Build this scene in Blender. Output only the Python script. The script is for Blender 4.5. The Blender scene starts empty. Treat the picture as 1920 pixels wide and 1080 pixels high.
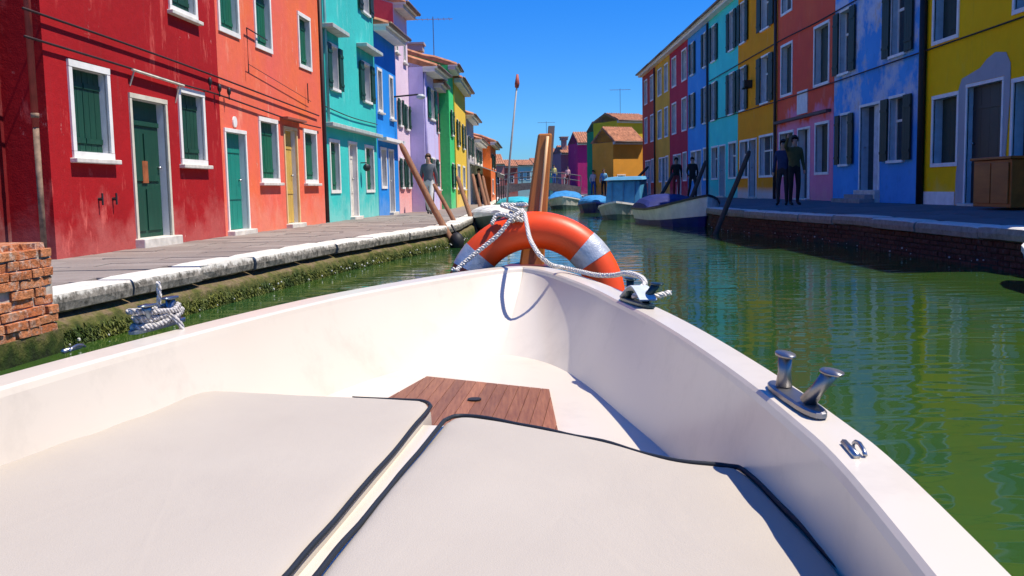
import bpy, bmesh, math, random
from mathutils import Vector, Matrix, noise
random.seed(7)
S = bpy.context.scene
COL = S.collection
R = math.radians

# ------------------------------------------------------------------ camera, sky, sun, exposure
cam = bpy.data.cameras.new('camera'); cam.lens = 33.75; cam.sensor_width = 36; cam.clip_start = 0.05; cam.clip_end = 2000
co = bpy.data.objects.new('camera', cam); COL.objects.link(co); S.camera = co
co.matrix_world = Matrix.Translation((0, 0, 1.15)) @ Matrix.Rotation(math.pi/2-math.atan(185/1800), 4, 'X') @ Matrix.Rotation(-0.02, 4, 'Z')
SUN_AZ, SUN_EL = R(98), R(63)
world = bpy.data.worlds.new('World'); S.world = world; world.use_nodes = True
wn = world.node_tree; bg = wn.nodes['Background']
sky = wn.nodes.new('ShaderNodeTexSky'); sky.sky_type = 'NISHITA'; sky.sun_disc = False
sky.sun_elevation = SUN_EL; sky.sun_rotation = SUN_AZ; sky.air_density = 1.0; sky.dust_density = 0.0; sky.ozone_density = 2.0; sky.altitude = 0
hs = wn.nodes.new('ShaderNodeHueSaturation'); hs.inputs['Saturation'].default_value = 2.1; hs.inputs['Value'].default_value = 1.75
gm = wn.nodes.new('ShaderNodeGamma'); gm.inputs[1].default_value = .62; wn.links.new(sky.outputs[0], gm.inputs[0]); wn.links.new(gm.outputs[0], hs.inputs['Color']); tint = wn.nodes.new('ShaderNodeMix'); tint.data_type = 'RGBA'; tint.blend_type = 'MULTIPLY'; tint.inputs[0].default_value = 1.0; tint.inputs[7].default_value = (.20, .46, .88, 1)
wn.links.new(hs.outputs[0], tint.inputs[6]); wn.links.new(tint.outputs[2], bg.inputs[0]); bg.inputs[1].default_value = 0.15
sl = bpy.data.lights.new('sun', 'SUN'); sl.energy = 4.7; sl.angle = R(0.53); sl.color = (1.0, 0.925, 0.79)
so = bpy.data.objects.new('sun', sl); COL.objects.link(so); so.location = (30, 0, 40)
sd = Vector((math.sin(SUN_AZ)*math.cos(SUN_EL), math.cos(SUN_AZ)*math.cos(SUN_EL), math.sin(SUN_EL)))
so.rotation_euler = sd.to_track_quat('Z', 'Y').to_euler()
S.view_settings.view_transform = 'Standard'; S.view_settings.look = 'None'; S.view_settings.exposure = 0.48; S.view_settings.gamma = 1.0
S.view_settings.use_curve_mapping = False

# ------------------------------------------------------------------ materials
MATS = {}
def lin(c):
    return tuple(((x/255)/12.92 if x/255 <= 0.04045 else ((x/255+0.055)/1.055)**2.4) for x in c)
class NT:
    def __init__(s, name):
        s.m = bpy.data.materials.new(name); s.m.use_nodes = True; s.t = s.m.node_tree
        s.b = s.t.nodes['Principled BSDF']; s.pos = s.t.nodes.new('ShaderNodeNewGeometry').outputs['Position']
    def n(s, k, **kw):
        o = s.t.nodes.new(k)
        for a, v in kw.items(): setattr(o, a, v)
        return o
    def l(s, a, b): s.t.links.new(a, b)
    def noise(s, scale, detail=4, rough=.55, mapscale=None, rot=None, dist=0):
        t = s.n('ShaderNodeTexNoise'); t.inputs['Scale'].default_value = scale; t.inputs['Detail'].default_value = detail; t.inputs['Roughness'].default_value = rough
        t.inputs['Distortion'].default_value = dist
        v = s.pos
        if mapscale or rot:
            m = s.n('ShaderNodeMapping'); s.l(v, m.inputs[0])
            if mapscale: m.inputs['Scale'].default_value = mapscale
            if rot: m.inputs['Rotation'].default_value = rot
            v = m.outputs[0]
        s.l(v, t.inputs['Vector']); return t.outputs['Fac']
    def ramp(s, f, stops):
        r = s.n('ShaderNodeValToRGB'); s.l(f, r.inputs[0]); e = r.color_ramp.elements
        while len(e) < len(stops): e.new(.5)
        for q, (p, c) in zip(e, stops): q.position = p; q.color = c if len(c) == 4 else (*c, 1)
        return r.outputs[0]
    def rng(s, f, a, b, c=0, d=1):
        m = s.n('ShaderNodeMapRange'); s.l(f, m.inputs[0]); m.inputs[1].default_value = a; m.inputs[2].default_value = b; m.inputs[3].default_value = c; m.inputs[4].default_value = d
        return m.outputs[0]
    def mix(s, f, a, b, mode='MIX'):
        m = s.n('ShaderNodeMix', data_type='RGBA', blend_type=mode)
        for sock, v in ((m.inputs[0], f), (m.inputs[6], a), (m.inputs[7], b)):
            if hasattr(v, 'node'): s.l(v, sock)
            elif isinstance(v, (int, float)): sock.default_value = v
            else: sock.default_value = (*v[:3], 1)
        return m.outputs[2]
    def math(s, op, a, b):
        m = s.n('ShaderNodeMath', operation=op)
        for sock, v in ((m.inputs[0], a), (m.inputs[1], b)):
            if hasattr(v, 'node'): s.l(v, sock)
            else: sock.default_value = v
        return m.outputs[0]
    def z(s):
        x = s.n('ShaderNodeSeparateXYZ'); s.l(s.pos, x.inputs[0]); return x.outputs[2]
    def bump(s, h, strength=.3, dist=.01):
        b = s.n('ShaderNodeBump'); b.inputs['Strength'].default_value = strength; b.inputs['Distance'].default_value = dist
        s.l(h, b.inputs['Height']); s.l(b.outputs[0], s.b.inputs['Normal'])
    def fin(s, col, rough=.7, metal=0, spec=.4):
        if hasattr(col, 'node'): s.l(col, s.b.inputs['Base Color'])
        else: s.b.inputs['Base Color'].default_value = (*col[:3], 1)
        s.b.inputs['Roughness'].default_value = rough; s.b.inputs['Metallic'].default_value = metal; s.b.inputs['Specular IOR Level'].default_value = spec
        return s.m
def sc(c, k): return tuple(min(1, x*k) for x in c)
def blend(a, b, t): return tuple(x*(1-t)+y*t for x, y in zip(a, b))

def plain(name, col, rough=.6, var=.12, scale=6, bump=0, bscale=60, metal=0, spec=.4):
    if name in MATS: return MATS[name]
    t = NT(name); f = t.noise(scale, 5)
    c = t.mix(t.rng(f, .3, .7), sc(col, 1-var), sc(col, 1+var))
    if bump: t.bump(t.noise(bscale, 3), bump, .004)
    MATS[name] = t.fin(c, rough, metal, spec); return MATS[name]

def stucco(name, col, alt=None, worn=None, wear=.35, zone=None, stain=.22):
    """painted lime render: mottled paint, faded streaks, chalky spots, rising damp"""
    if name in MATS: return MATS[name]
    t = NT(name); alt = alt or sc(col, .78); worn = worn or blend(col, (.8, .75, .7), .45)
    base = t.mix(t.rng(t.noise(.55, 6, .6), .35, .66), col, alt)
    if zone:
        zc, zh, zw = zone
        zz = t.math('ADD', t.z(), t.rng(t.noise(1.3, 5), .3, .7, -zw, zw))
        base = t.mix(t.rng(zz, zh-.12, zh+.12), zc, base)
    base = t.mix(t.math('MULTIPLY', t.rng(t.noise(3.2, 8, .7), .4, .75), .22), base, sc(col, .62))
    streak = t.rng(t.noise(2.6, 7, .68, (1.6, 1.6, .5)), .56, .70)
    band = t.rng(t.noise(.8, 3, .5), .42, .62)
    base = t.mix(t.math('MULTIPLY', t.math('MULTIPLY', streak, band), wear), base, worn)
    damp = t.math('ADD', t.z(), t.rng(t.noise(1.7, 6, .65), .25, .75, -.55, .55))
    base = t.mix(t.rng(damp, .55, 1.15, .32, 0), base, blend(worn, (.5, .45, .4), .35))
    drip = t.rng(t.noise(5, 5, .6, (2.2, 2.2, .18)), .58, .78)
    base = t.mix(t.math('MULTIPLY', drip, stain), base, sc(blend(col, (.12, .11, .1), .55), .8))
    peel = t.math('MULTIPLY', t.rng(t.noise(4.2, 10, .78, (1.3, 1.3, .8)), .615, .64), t.rng(t.noise(.9, 3), .46, .58))
    base = t.mix(t.math('MULTIPLY', peel, min(.85, wear)), base, blend(worn, (.7, .62, .55), .35))
    t.bump(t.math('SUBTRACT', t.math('ADD', t.noise(9, 6, .6), t.math('MULTIPLY', t.noise(70, 3), .35)), t.math('MULTIPLY', peel, .4)), .4, .02)
    MATS[name] = t.fin(base, .88, 0, .2); return MATS[name]

def wood(name, a, b, scale=14, stretch=(1, 1, .06), rough=.55):
    if name in MATS: return MATS[name]
    t = NT(name); f = t.noise(scale, 7, .65, stretch); g = t.noise(2.0, 3)
    c = t.mix(t.rng(f, .32, .68), a, b); c = t.mix(t.math('MULTIPLY', t.rng(g, .35, .7), .35), c, sc(a, .6))
    t.bump(f, .3, .004); MATS[name] = t.fin(c, rough, 0, .35); return MATS[name]

WHITE_TRIM = plain('white_trim', (.78, .76, .72), .7, .1, 5, .2)
REVEAL = plain('reveal_plaster', (.66, .66, .66), .85, .1, 4, .2)
STONE = plain('istrian_stone', (.62, .585, .52), .8, .22, 6, .5, 40)
GREEN = wood('green_shutter_paint', (.008, .105, .055), (.012, .15, .08), 9, (3, 3, .2), .5)
DKGREEN = wood('dark_green_paint', (.008, .05, .032), (.012, .075, .045), 9, (3, 3, .2), .55)
BLACKGREEN = wood('blackish_green_paint', (.010, .026, .020), (.016, .036, .028), 9, (3, 3, .2), .6)
TEALDOOR = wood('teal_door_paint', (.01, .22, .17), (.015, .28, .21), 9, (3, 3, .2), .5)
GLASS = plain('dark_window_glass', (.012, .016, .02), .08, .1, 3, 0, 40, 0, .6)
METAL = plain('weathered_steel', (.42, .43, .44), .35, .15, 20, .1, 80, 1.0)
DKMETAL = plain('dark_metal', (.03, .03, .032), .5, .2, 20, .1, 80, .3)
BLACK = plain('black_rubber', (.012, .012, .014), .6, .2, 20)
CABLEM = plain('cable_sheath', (.03, .012, .012), .7, .2, 5)
TILE = plain('roof_terracotta', (.40, .17, .09), .85, .45, 5, .5, 25)
EAVEG = plain('eave_plaster', (.62, .6, .56), .8, .15, 4)
MORTAR = plain('mortar', (.42, .36, .3), .95, .3, 14, .8, 40)

# ------------------------------------------------------------------ mesh helpers
class MB:
    def __init__(s): s.v = []; s.f = []; s.m = []
    def add(s, vs, fs, m=0):
        o = len(s.v); s.v += [tuple(p) for p in vs]; s.f += [tuple(i+o for i in f) for f in fs]; s.m += [m]*len(fs); return s
    def hexa(s, p, m=0):   # 8 points: bottom 4 then top 4, same order
        return s.add(p, [(3, 2, 1, 0), (4, 5, 6, 7), (0, 1, 5, 4), (1, 2, 6, 5), (2, 3, 7, 6), (3, 0, 4, 7)], m)
    def box(s, W, a0, a1, o0, o1, z0, z1, m=0):
        return s.hexa([W(a0, o0, z0), W(a1, o0, z0), W(a1, o1, z0), W(a0, o1, z0), W(a0, o0, z1), W(a1, o0, z1), W(a1, o1, z1), W(a0, o1, z1)], m)
    def prism(s, pts, z0, z1, m=0):
        n = len(pts); vs = [(x, y, z0) for x, y in pts]+[(x, y, z1) for x, y in pts]
        return s.add(vs, [tuple(reversed(range(n))), tuple(range(n, 2*n))]+[(i, (i+1) % n, n+(i+1) % n, n+i) for i in range(n)], m)
    def tube(s, pts, r, n=8, m=0, cap=True, closed=False):
        P = [Vector(p) for p in pts]; k = len(P); rr = r if isinstance(r, (list, tuple)) else [r]*k
        o = len(s.v); up = Vector((0.13, 0.31, 0.94)).normalized()
        for i in range(k):
            a = P[(i-1) % k] if closed or i > 0 else P[i]; b = P[(i+1) % k] if closed or i < k-1 else P[i]
            t = (b-a).normalized(); x = t.cross(up)
            if x.length < .05: x = t.cross(Vector((1, 0, 0)))
            x.normalize(); y = t.cross(x).normalized()
            for j in range(n):
                q = 2*math.pi*j/n; s.v.append(tuple(P[i]+(x*math.cos(q)+y*math.sin(q))*rr[i]))
        for i in range(k if closed else k-1):
            for j in range(n):
                i2 = (i+1) % k; s.f.append((o+i*n+j, o+i*n+(j+1) % n, o+i2*n+(j+1) % n, o+i2*n+j)); s.m.append(m)
        if cap and not closed:
            s.f.append(tuple(o+j for j in reversed(range(n)))); s.m.append(m)
            s.f.append(tuple(o+(k-1)*n+j for j in range(n))); s.m.append(m)
        return s
    def grid(s, rows, m=0, wrap=False):
        o = len(s.v); a = len(rows); b = len(rows[0])
        for r in rows: s.v += [tuple(p) for p in r]
        for i in range(a-1):
            for j in range(b if wrap else b-1):
                s.f.append((o+i*b+j, o+i*b+(j+1) % b, o+(i+1)*b+(j+1) % b, o+(i+1)*b+j)); s.m.append(m)
        return s
    def ball(s, c, r, n=8, k=6, m=0, sq=(1, 1, 1)):
        rows = [[(c[0]+r*sq[0]*math.sin(math.pi*i/k)*math.cos(2*math.pi*j/n), c[1]+r*sq[1]*math.sin(math.pi*i/k)*math.sin(2*math.pi*j/n), c[2]+r*sq[2]*math.cos(math.pi*i/k)) for j in range(n)] for i in range(k+1)]
        return s.grid(rows, m, True)
    def mesh(s, name, mats, org=(0, 0, 0), smooth=False, fix=True):
        me = bpy.data.meshes.new(name); ox, oy, oz = org
        me.from_pydata([(x-ox, y-oy, z-oz) for x, y, z in s.v], [], s.f)
        for q in (mats if isinstance(mats, (list, tuple)) else [mats]): me.materials.append(q)
        me.polygons.foreach_set('material_index', s.m)
        if fix:
            bm = bmesh.new(); bm.from_mesh(me); bmesh.ops.recalc_face_normals(bm, faces=bm.faces); bm.to_mesh(me); bm.free()
        if smooth: me.polygons.foreach_set('use_smooth', [True]*len(me.polygons))
        me.update(); return me
    def build(s, name, mats, parent=None, smooth=False, bevel=0, fix=True):
        org = (0, 0, 0); p = parent
        while p is not None:
            org = tuple(org[i]+p.location[i] for i in range(3)); p = p.parent
        o = bpy.data.objects.new(name, s.mesh(name, mats, org, smooth, fix)); COL.objects.link(o); o.parent = parent
        if bevel:
            b = o.modifiers.new('bevel', 'BEVEL'); b.width = bevel; b.segments = 2; b.limit_method = 'ANGLE'
        return o
def tag(o, label=None, cat=None, group=None, kind=None):
    if label: o['label'] = label
    if cat: o['category'] = cat
    if group: o['group'] = group
    if kind: o['kind'] = kind
    return o
def empty(name, loc, label=None, cat=None, group=None):
    o = bpy.data.objects.new(name, None); COL.objects.link(o); o.location = loc; o.empty_display_size = .2
    return tag(o, label, cat, group)
def frame(p, d):
    l = math.hypot(*d); d = (d[0]/l, d[1]/l)
    def mk(side):
        n = (d[1]*side, -d[0]*side)
        return lambda s, o, z: (p[0]+d[0]*s+n[0]*o, p[1]+d[1]*s+n[1]*o, z)
    return mk
def smoothcurve(pts, n):
    P = [Vector(p) for p in pts]; out = []
    for i in range(len(P)-1):
        a = P[max(i-1, 0)]; b = P[i]; c = P[i+1]; d = P[min(i+2, len(P)-1)]
        for k in range(n):
            t = k/n; out.append(.5*((2*b)+(c-a)*t+(2*a-5*b+4*c-d)*t*t+(3*b-a-3*c+d)*t**3))
    return out+[P[-1]]
world_xyz = lambda x, y, z: (x, y, z)

# ------------------------------------------------------------------ water
t = NT('canal_water')
w1 = t.noise(2.1, 1, .4, (.6, 1.9, 1), None, 1.0); w2 = t.noise(6.5, 1, .5, (.7, 1.7, 1), None, .6); w3 = t.noise(.35, 2, .5)
h = t.math('ADD', t.math('ADD', w1, t.math('MULTIPLY', w2, .05)), t.math('MULTIPLY', w3, .8))
t.bump(h, .16, .05)
murk = t.mix(t.rng(t.noise(.5, 4), .35, .65), (.020, .070, .020), (.042, .088, .012))
t.fin(murk, .035, 0, .5); t.b.inputs['IOR'].default_value = 1.6
WATER = t.m
mb = MB(); mb.grid([[(x, y, .10) for x in (-60, -3, 0, 3, 6, 60)] for y in (-40, 0, 10, 30, 60, 140)])
tag(mb.build('canal_water', WATER), 'murky green rippled canal water', 'water', kind='structure')
mb = MB(); mb.grid([[(x, y, -2.2) for x in (-700, 700)] for y in (-300, 1200)])
tag(mb.build('ground', plain('far_ground', (.12, .11, .09), .95)), 'flat ground under the town', 'ground', kind='structure')

# ------------------------------------------------------------------ quays
LC = [(-3.75, 2.0), (-3.45, 4.5), (-3.21, 6.77), (-3.07, 7.77), (-2.71, 10.18), (-2.29, 12.98), (-1.75, 15.4), (-1.24, 17.47), (-1.02, 20), (-.93, 23), (-.85, 27), (-.80, 40), (-.80, 60), (-1.0, 86)]
RC = [(5.6, 3.0), (5.66, 8), (5.67, 10.84), (5.65, 15.87), (5.25, 19), (4.94, 21.6), (4.88, 27), (4.85, 40), (4.85, 64), (5.0, 86)]
LZ, RZ = .50, .60
def walk(poly, step):
    out = []; acc = 0
    for (a, b) in zip(poly[:-1], poly[1:]):
        L = math.dist(a, b); k = max(1, round(L/step))
        for i in range(k): out.append((a[0]+(b[0]-a[0])*i/k, a[1]+(b[1]-a[1])*i/k))
    return out+[poly[-1]]
def normals(P, side):
    N = []
    for i in range(len(P)):
        a = P[max(i-1, 0)]; b = P[min(i+1, len(P)-1)]; l = math.dist(a, b); N.append((side*(b[1]-a[1])/l, -side*(b[0]-a[0])/l))
    return N
t = NT('mossy_quay_wall')
zz = t.math('ADD', t.z(), t.rng(t.noise(7, 6, .65), .25, .75, -.1, .1))
c = t.ramp(t.rng(zz, .06, .36), [(0, (.012, .02, .006)), (.35, (.035, .06, .008)), (.62, (.12, .12, .03)), (.85, (.22, .16, .09)), (1, (.16, .11, .07))])
c = t.mix(t.math('MULTIPLY', t.rng(t.noise(22, 6, .7), .4, .7), .5), c, (.02, .018, .01))
t.bump(t.noise(14, 8, .7), .9, .04); MOSSWALL = t.fin(c, .9, 0, .2)
t = NT('pale_paving_bed'); PAVEBED = t.fin(t.mix(t.noise(9, 5), (.17, .14, .12), (.28, .23, .2)), .95)

def curb_mat(name, rough_dark):
    t = NT(name)
    nz = t.n('ShaderNodeSeparateXYZ'); g = t.n('ShaderNodeNewGeometry'); t.l(g.outputs['Normal'], nz.inputs[0])
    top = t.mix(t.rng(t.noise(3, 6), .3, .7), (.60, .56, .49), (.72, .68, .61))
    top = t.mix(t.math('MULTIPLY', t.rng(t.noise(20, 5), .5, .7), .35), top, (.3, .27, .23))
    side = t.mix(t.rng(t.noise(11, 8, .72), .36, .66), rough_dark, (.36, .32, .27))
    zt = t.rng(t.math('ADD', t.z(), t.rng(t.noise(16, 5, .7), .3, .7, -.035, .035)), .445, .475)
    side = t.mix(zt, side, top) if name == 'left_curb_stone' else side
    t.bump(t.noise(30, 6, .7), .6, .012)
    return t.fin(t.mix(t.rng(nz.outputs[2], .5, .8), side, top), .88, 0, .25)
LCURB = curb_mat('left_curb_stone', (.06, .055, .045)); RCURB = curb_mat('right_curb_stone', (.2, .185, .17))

def quay(name, poly, side, ztop, land, wallmat, bedmat, curbmat, cw, ch, prof, label, back):
    """quay body (bed + canal wall); curb stones are its parts"""
    P = walk(poly, .35); N = normals(P, side)
    mb = MB()
    rows = []
    for (x, y), (nx, ny) in zip(P, N):
        r = []
        for o, z in prof:
            jit = .035*noise.noise((x*3.1, y*3.1, z*5)) if -.1 < z < .33 else 0
            r.append((x+nx*(o+jit), y+ny*(o+jit), z))
        rows.append(r)
    mb.grid(rows, 0)
    bed = [[(x, y, ztop-.03), back(y)] for x, y in P]
    mb.grid([[(a[0]-n[0]*cw, a[1]-n[1]*cw, ztop-.03), b] for (a, b), n in zip(bed, N)], 1)
    q = mb.build(name, [wallmat, bedmat], fix=False); tag(q, label, 'quay', kind='structure')
    # curb stones
    Q = walk(poly, .2); NQ = normals(Q, side); i = 0
    while i < len(Q)-2:
        ln = random.randint(6, 9); j = min(i+ln, len(Q)-1)
        mb = MB(); rows = []
        hgt = random.uniform(-.010, .008); ov = random.uniform(-.03, .025)
        for k in range(i, j+1):
            (x, y), (nx, ny) = Q[k], NQ[k]; e = .012 if k in (i, j) else 0
            tx, ty = -ny*side, nx*side
            sh = (.011 if k == i else (-.011 if k == j else 0)); x += tx*sh; y += ty*sh
            jf = lambda q: .012*noise.noise((x*6, y*6, q)) if y < 26 else 0
            ring = [(-cw, -ch), (-cw, 0-e), (-.03, 0-e), (.0+ov+jf(1)*.4-e, -.018-e), (.012+ov+jf(2)-e, -ch*.5), (ov+jf(3)-e, -ch+.02), (-.06, -ch+jf(4))]
            rows.append([(x+nx*o, y+ny*o, ztop+hgt+dz) for o, dz in ring])
        mb.grid(rows, 0, True)
        n0 = len(rows[0]); mb.f.append(tuple(reversed(range(n0)))); mb.m.append(0); b0 = (len(rows)-1)*n0; mb.f.append(tuple(range(b0, b0+n0))); mb.m.append(0)
        mb.build('curb_stone', curbmat, q); i = j
    return q
def lback(y):   # behind the left facade line
    return ((-4.93+.0777*(y-10.4)-.6) if y > 10 else -9.0, y, .47)
left_quay = quay('left_quay', LC, 1, LZ, None, MOSSWALL, PAVEBED, LCURB, .32, .16,
                 [(-.30, .36), (-.13, .33), (-.05, .30), (.02, .26), (.05, .18), (.07, .08), (.09, -.05), (.1, -.6)], 'sunlit left quay with pale stone curb above mossy wall', lback)
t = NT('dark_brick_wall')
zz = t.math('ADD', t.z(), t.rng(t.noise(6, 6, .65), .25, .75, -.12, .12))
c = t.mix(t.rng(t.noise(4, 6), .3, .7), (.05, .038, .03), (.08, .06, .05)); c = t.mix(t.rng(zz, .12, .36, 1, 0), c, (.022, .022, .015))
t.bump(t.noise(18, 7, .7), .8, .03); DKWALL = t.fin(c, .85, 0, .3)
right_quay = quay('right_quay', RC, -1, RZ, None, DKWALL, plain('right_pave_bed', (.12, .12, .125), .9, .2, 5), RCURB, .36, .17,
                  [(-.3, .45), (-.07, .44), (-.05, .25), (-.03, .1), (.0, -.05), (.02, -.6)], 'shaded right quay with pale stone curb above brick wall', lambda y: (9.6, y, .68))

# paving slabs, left (one mesh, scaled copies)
SL = bpy.data.meshes.new('paving_slab')
bm = bmesh.new(); bmesh.ops.create_cube(bm, size=1); bmesh.ops.bevel(bm, geom=[e for e in bm.edges if all(v.co.z > .4 for v in e.verts)], offset=.03, segments=1, affect='EDGES'); bm.to_mesh(SL); bm.free()
def pave_mat(name, a, b, c3):
    t = NT(name); oi = t.n('ShaderNodeObjectInfo').outputs['Random']
    c = t.mix(oi, a, b); c = t.mix(t.math('MULTIPLY', t.rng(t.noise(5, 7, .65), .35, .7), .6), c, c3)
    c = t.mix(t.math('MULTIPLY', t.rng(t.noise(45, 4), .5, .7), .3), c, sc(a, .55))
    t.bump(t.noise(40, 5), .4, .006); return t.fin(c, .8, 0, .3)
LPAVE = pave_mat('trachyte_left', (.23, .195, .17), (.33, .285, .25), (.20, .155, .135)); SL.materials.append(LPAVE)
SR = SL.copy(); SR.materials[0] = pave_mat('trachyte_right', (.10, .125, .14), (.15, .175, .195), (.08, .10, .115))  # right slabs darker and bluer: sky-lit shade put into their colour
def lcx(y):
    for a, b in zip(LC[:-1], LC[1:]):
        if a[1] <= y <= b[1]: return a[0]+(b[0]-a[0])*(y-a[1])/(b[1]-a[1])
    return LC[-1][0]
def rcx(y):
    for a, b in zip(RC[:-1], RC[1:]):
        if a[1] <= y <= b[1]: return a[0]+(b[0]-a[0])*(y-a[1])/(b[1]-a[1])
    return RC[-1][0]
y = 6.75; cnt = 0
while y < 27 and cnt < 200:
    dy = random.choice((.38, .42, .46)); x1 = lcx(y+dy/2)-.36; x0 = -4.93+.0777*(y-10.4)+.01 if y > 10.3 else -6.2
    x = x1
    while x-x0 > .12:
        w = min(random.uniform(.55, .95), x-x0)
        if x-w-x0 < .2: w = x-x0
        o = bpy.data.objects.new('paving_slab', SL); COL.objects.link(o); o.parent = left_quay
        o.location = (x-w/2, y+dy/2, LZ-.045+random.uniform(-.004, .004)); o.scale = (w-.012, dy-.012, .08); x -= w; cnt += 1
        o.rotation_euler = (random.uniform(-.004, .004), random.uniform(-.004, .004), 0)
    y += dy
y = 8.0
while y < 33:
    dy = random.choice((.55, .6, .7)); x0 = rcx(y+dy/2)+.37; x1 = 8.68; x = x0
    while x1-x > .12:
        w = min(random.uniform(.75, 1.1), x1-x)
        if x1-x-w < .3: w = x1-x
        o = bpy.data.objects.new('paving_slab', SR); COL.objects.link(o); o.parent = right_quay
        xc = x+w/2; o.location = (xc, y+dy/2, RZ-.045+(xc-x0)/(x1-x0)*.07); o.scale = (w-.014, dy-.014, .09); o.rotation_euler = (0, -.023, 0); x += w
    y += dy

# bricks of the right quay wall, 300 nearest
def brick_mat(name, a, b, pale):
    t = NT(name); oi = t.n('ShaderNodeObjectInfo').outputs['Random']
    c = t.mix(oi, a, b); c = t.mix(t.rng(t.noise(16, 7, .7), .5, .68), c, pale)
    c = t.mix(t.math('MULTIPLY', t.rng(t.noise(30, 5), .5, .65), .6), c, sc(a, .45)); t.bump(t.noise(35, 7, .7), 1, .02); return t.fin(c, .92, 0, .2)
def brick_mesh(name, m, seed):
    bm = bmesh.new(); bmesh.ops.create_cube(bm, size=1); bmesh.ops.subdivide_edges(bm, edges=[e for e in bm.edges if abs(e.verts[0].co.x-e.verts[1].co.x) > .5], cuts=2)
    bmesh.ops.bevel(bm, geom=[e for e in bm.edges if e.is_boundary is False and len(e.link_faces) == 2 and e.calc_face_angle() > .5], offset=.06, segments=1, affect='EDGES')
    for v in bm.verts: v.co += Vector(noise.noise_vector(v.co*2.3+Vector((seed*7.1, seed, 3))))*.06
    me = bpy.data.meshes.new(name); bm.to_mesh(me); bm.free(); me.materials.append(m); return me
BRR = brick_mat('dark_shaded_brick', (.085, .026, .018), (.13, .05, .03), (.12, .10, .085))  # shade along the right wall is worked into the dark brick colour
RB = [brick_mesh('brick', BRR, i) for i in range(4)]
n = 0
for c in range(5):
    y = 8.2+(c % 2)*.13
    while y < 23.6 and n < 300:
        yc = y+.13; x = rcx(yc); nxt = rcx(yc+.1); ang = math.atan2(nxt-x, .1)
        o = bpy.data.objects.new('brick', RB[random.randrange(4)]); COL.objects.link(o); o.parent = right_quay
        o.location = (x+.055-.012*c*0, yc, .395-c*.072); o.scale = (.243, .06, .058); o.rotation_euler = (random.uniform(-.02, .02), 0, math.pi/2-ang+random.uniform(-.02, .02)); y += .262; n += 1

# algae on the left wall (uncountable)
t = NT('algae'); oi = t.noise(3.5, 4); c = t.mix(t.rng(oi, .35, .65), (.035, .065, .006), (.16, .165, .022)); c = t.mix(t.math('MULTIPLY', t.rng(t.noise(40, 2), .45, .6), .7), c, (.012, .03, .004)); ALG = t.fin(c, .7, 0, .3)
mb = MB(); PW = walk(LC[1:9], .05); NW = normals(PW, 1)
for (x, y), (nx, ny) in zip(PW, NW):
    dens = 60 if y < 12 else 30
    for _ in range(dens):
        z = random.triangular(.08, .235+.05*noise.noise((x*2, y*2, 0)), .12); o = .1-.06*z/.28+random.uniform(-.01, .025)
        jx = random.uniform(-.03, .03); px, py = x+nx*o+jx*ny, y+ny*o-jx*nx; l = random.uniform(.012, .04); w = random.uniform(.004, .011); a = random.uniform(0, 6.28)
        dx, dy = math.cos(a)*w, math.sin(a)*w; ox = nx*random.uniform(0, .03); oy = ny*random.uniform(0, .03); kx = random.uniform(-.03, .03)
        mb.add([(px-dx, py-dy, z), (px+dx, py+dy, z), (px+ox+kx*ny, py+oy-kx*nx, z-l)], [(0, 1, 2)])
tag(mb.build('algae', ALG, fix=False), 'green algae fringe growing along the left quay wall', 'algae', kind='stuff')
# barnacles / shells at the tide line
mb = MB()
for P, side, k in ((walk(LC[1:9], .12), 1, 1.0), (walk(RC[1:7], .15), -1, .6)):
    for (x, y), (nx, ny) in zip(P, normals(P, side)):
        if random.random() < .5*k:
            r = random.uniform(.006, .015); o = .13 if side > 0 else .03
            mb.ball((x+nx*o+random.uniform(-.05, .05)*ny, y+ny*o, random.uniform(.12, .20)), r, 5, 3)
tag(mb.build('shells', plain('shell_white', (.6, .58, .5), .6), fix=False), 'pale shells stuck along the tide line', 'shells', kind='stuff')

# ------------------------------------------------------------------ houses
def rect_wall(mb, W, s0, s1, z0, z1, ops, depth=.2, o=0, m=0, mr=1):
    xs = sorted({s0, s1, *[a for q in ops for a in q[:2]]}); zs = sorted({z0, z1, *[a for q in ops for a in q[2:]]})
    xs = [x for x in xs if s0 <= x <= s1]; zs = [z for z in zs if z0 <= z <= z1]
    for a, b in zip(xs[:-1], xs[1:]):
        for c, d in zip(zs[:-1], zs[1:]):
            cx, cz = (a+b)/2, (c+d)/2
            if not any(q[0] < cx < q[1] and q[2] < cz < q[3] for q in ops):
                mb.add([W(a, o, c), W(b, o, c), W(b, o, d), W(a, o, d)], [(0, 1, 2, 3)], m)
    for a, b, c, d in ops:
        i = o-depth
        mb.add([W(a, o, c), W(b, o, c), W(b, o, d), W(a, o, d), W(a, i, c), W(b, i, c), W(b, i, d), W(a, i, d)], [(0, 1, 5, 4), (1, 2, 6, 5), (2, 3, 7, 6), (3, 0, 4, 7)], mr)
def leaf(mb, W, a, b, o0, o1, z0, z1, n=3, m=0):
    w = (b-a)/n
    for i in range(n): mb.box(W, a+i*w+.004, a+(i+1)*w-.004, o0, o1, z0, z1, m)
    for z in (z0+(z1-z0)*.14, z0+(z1-z0)*.82): mb.box(W, a+.01, b-.01, o1, o1+.014, z-.03, z+.03, m)
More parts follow.
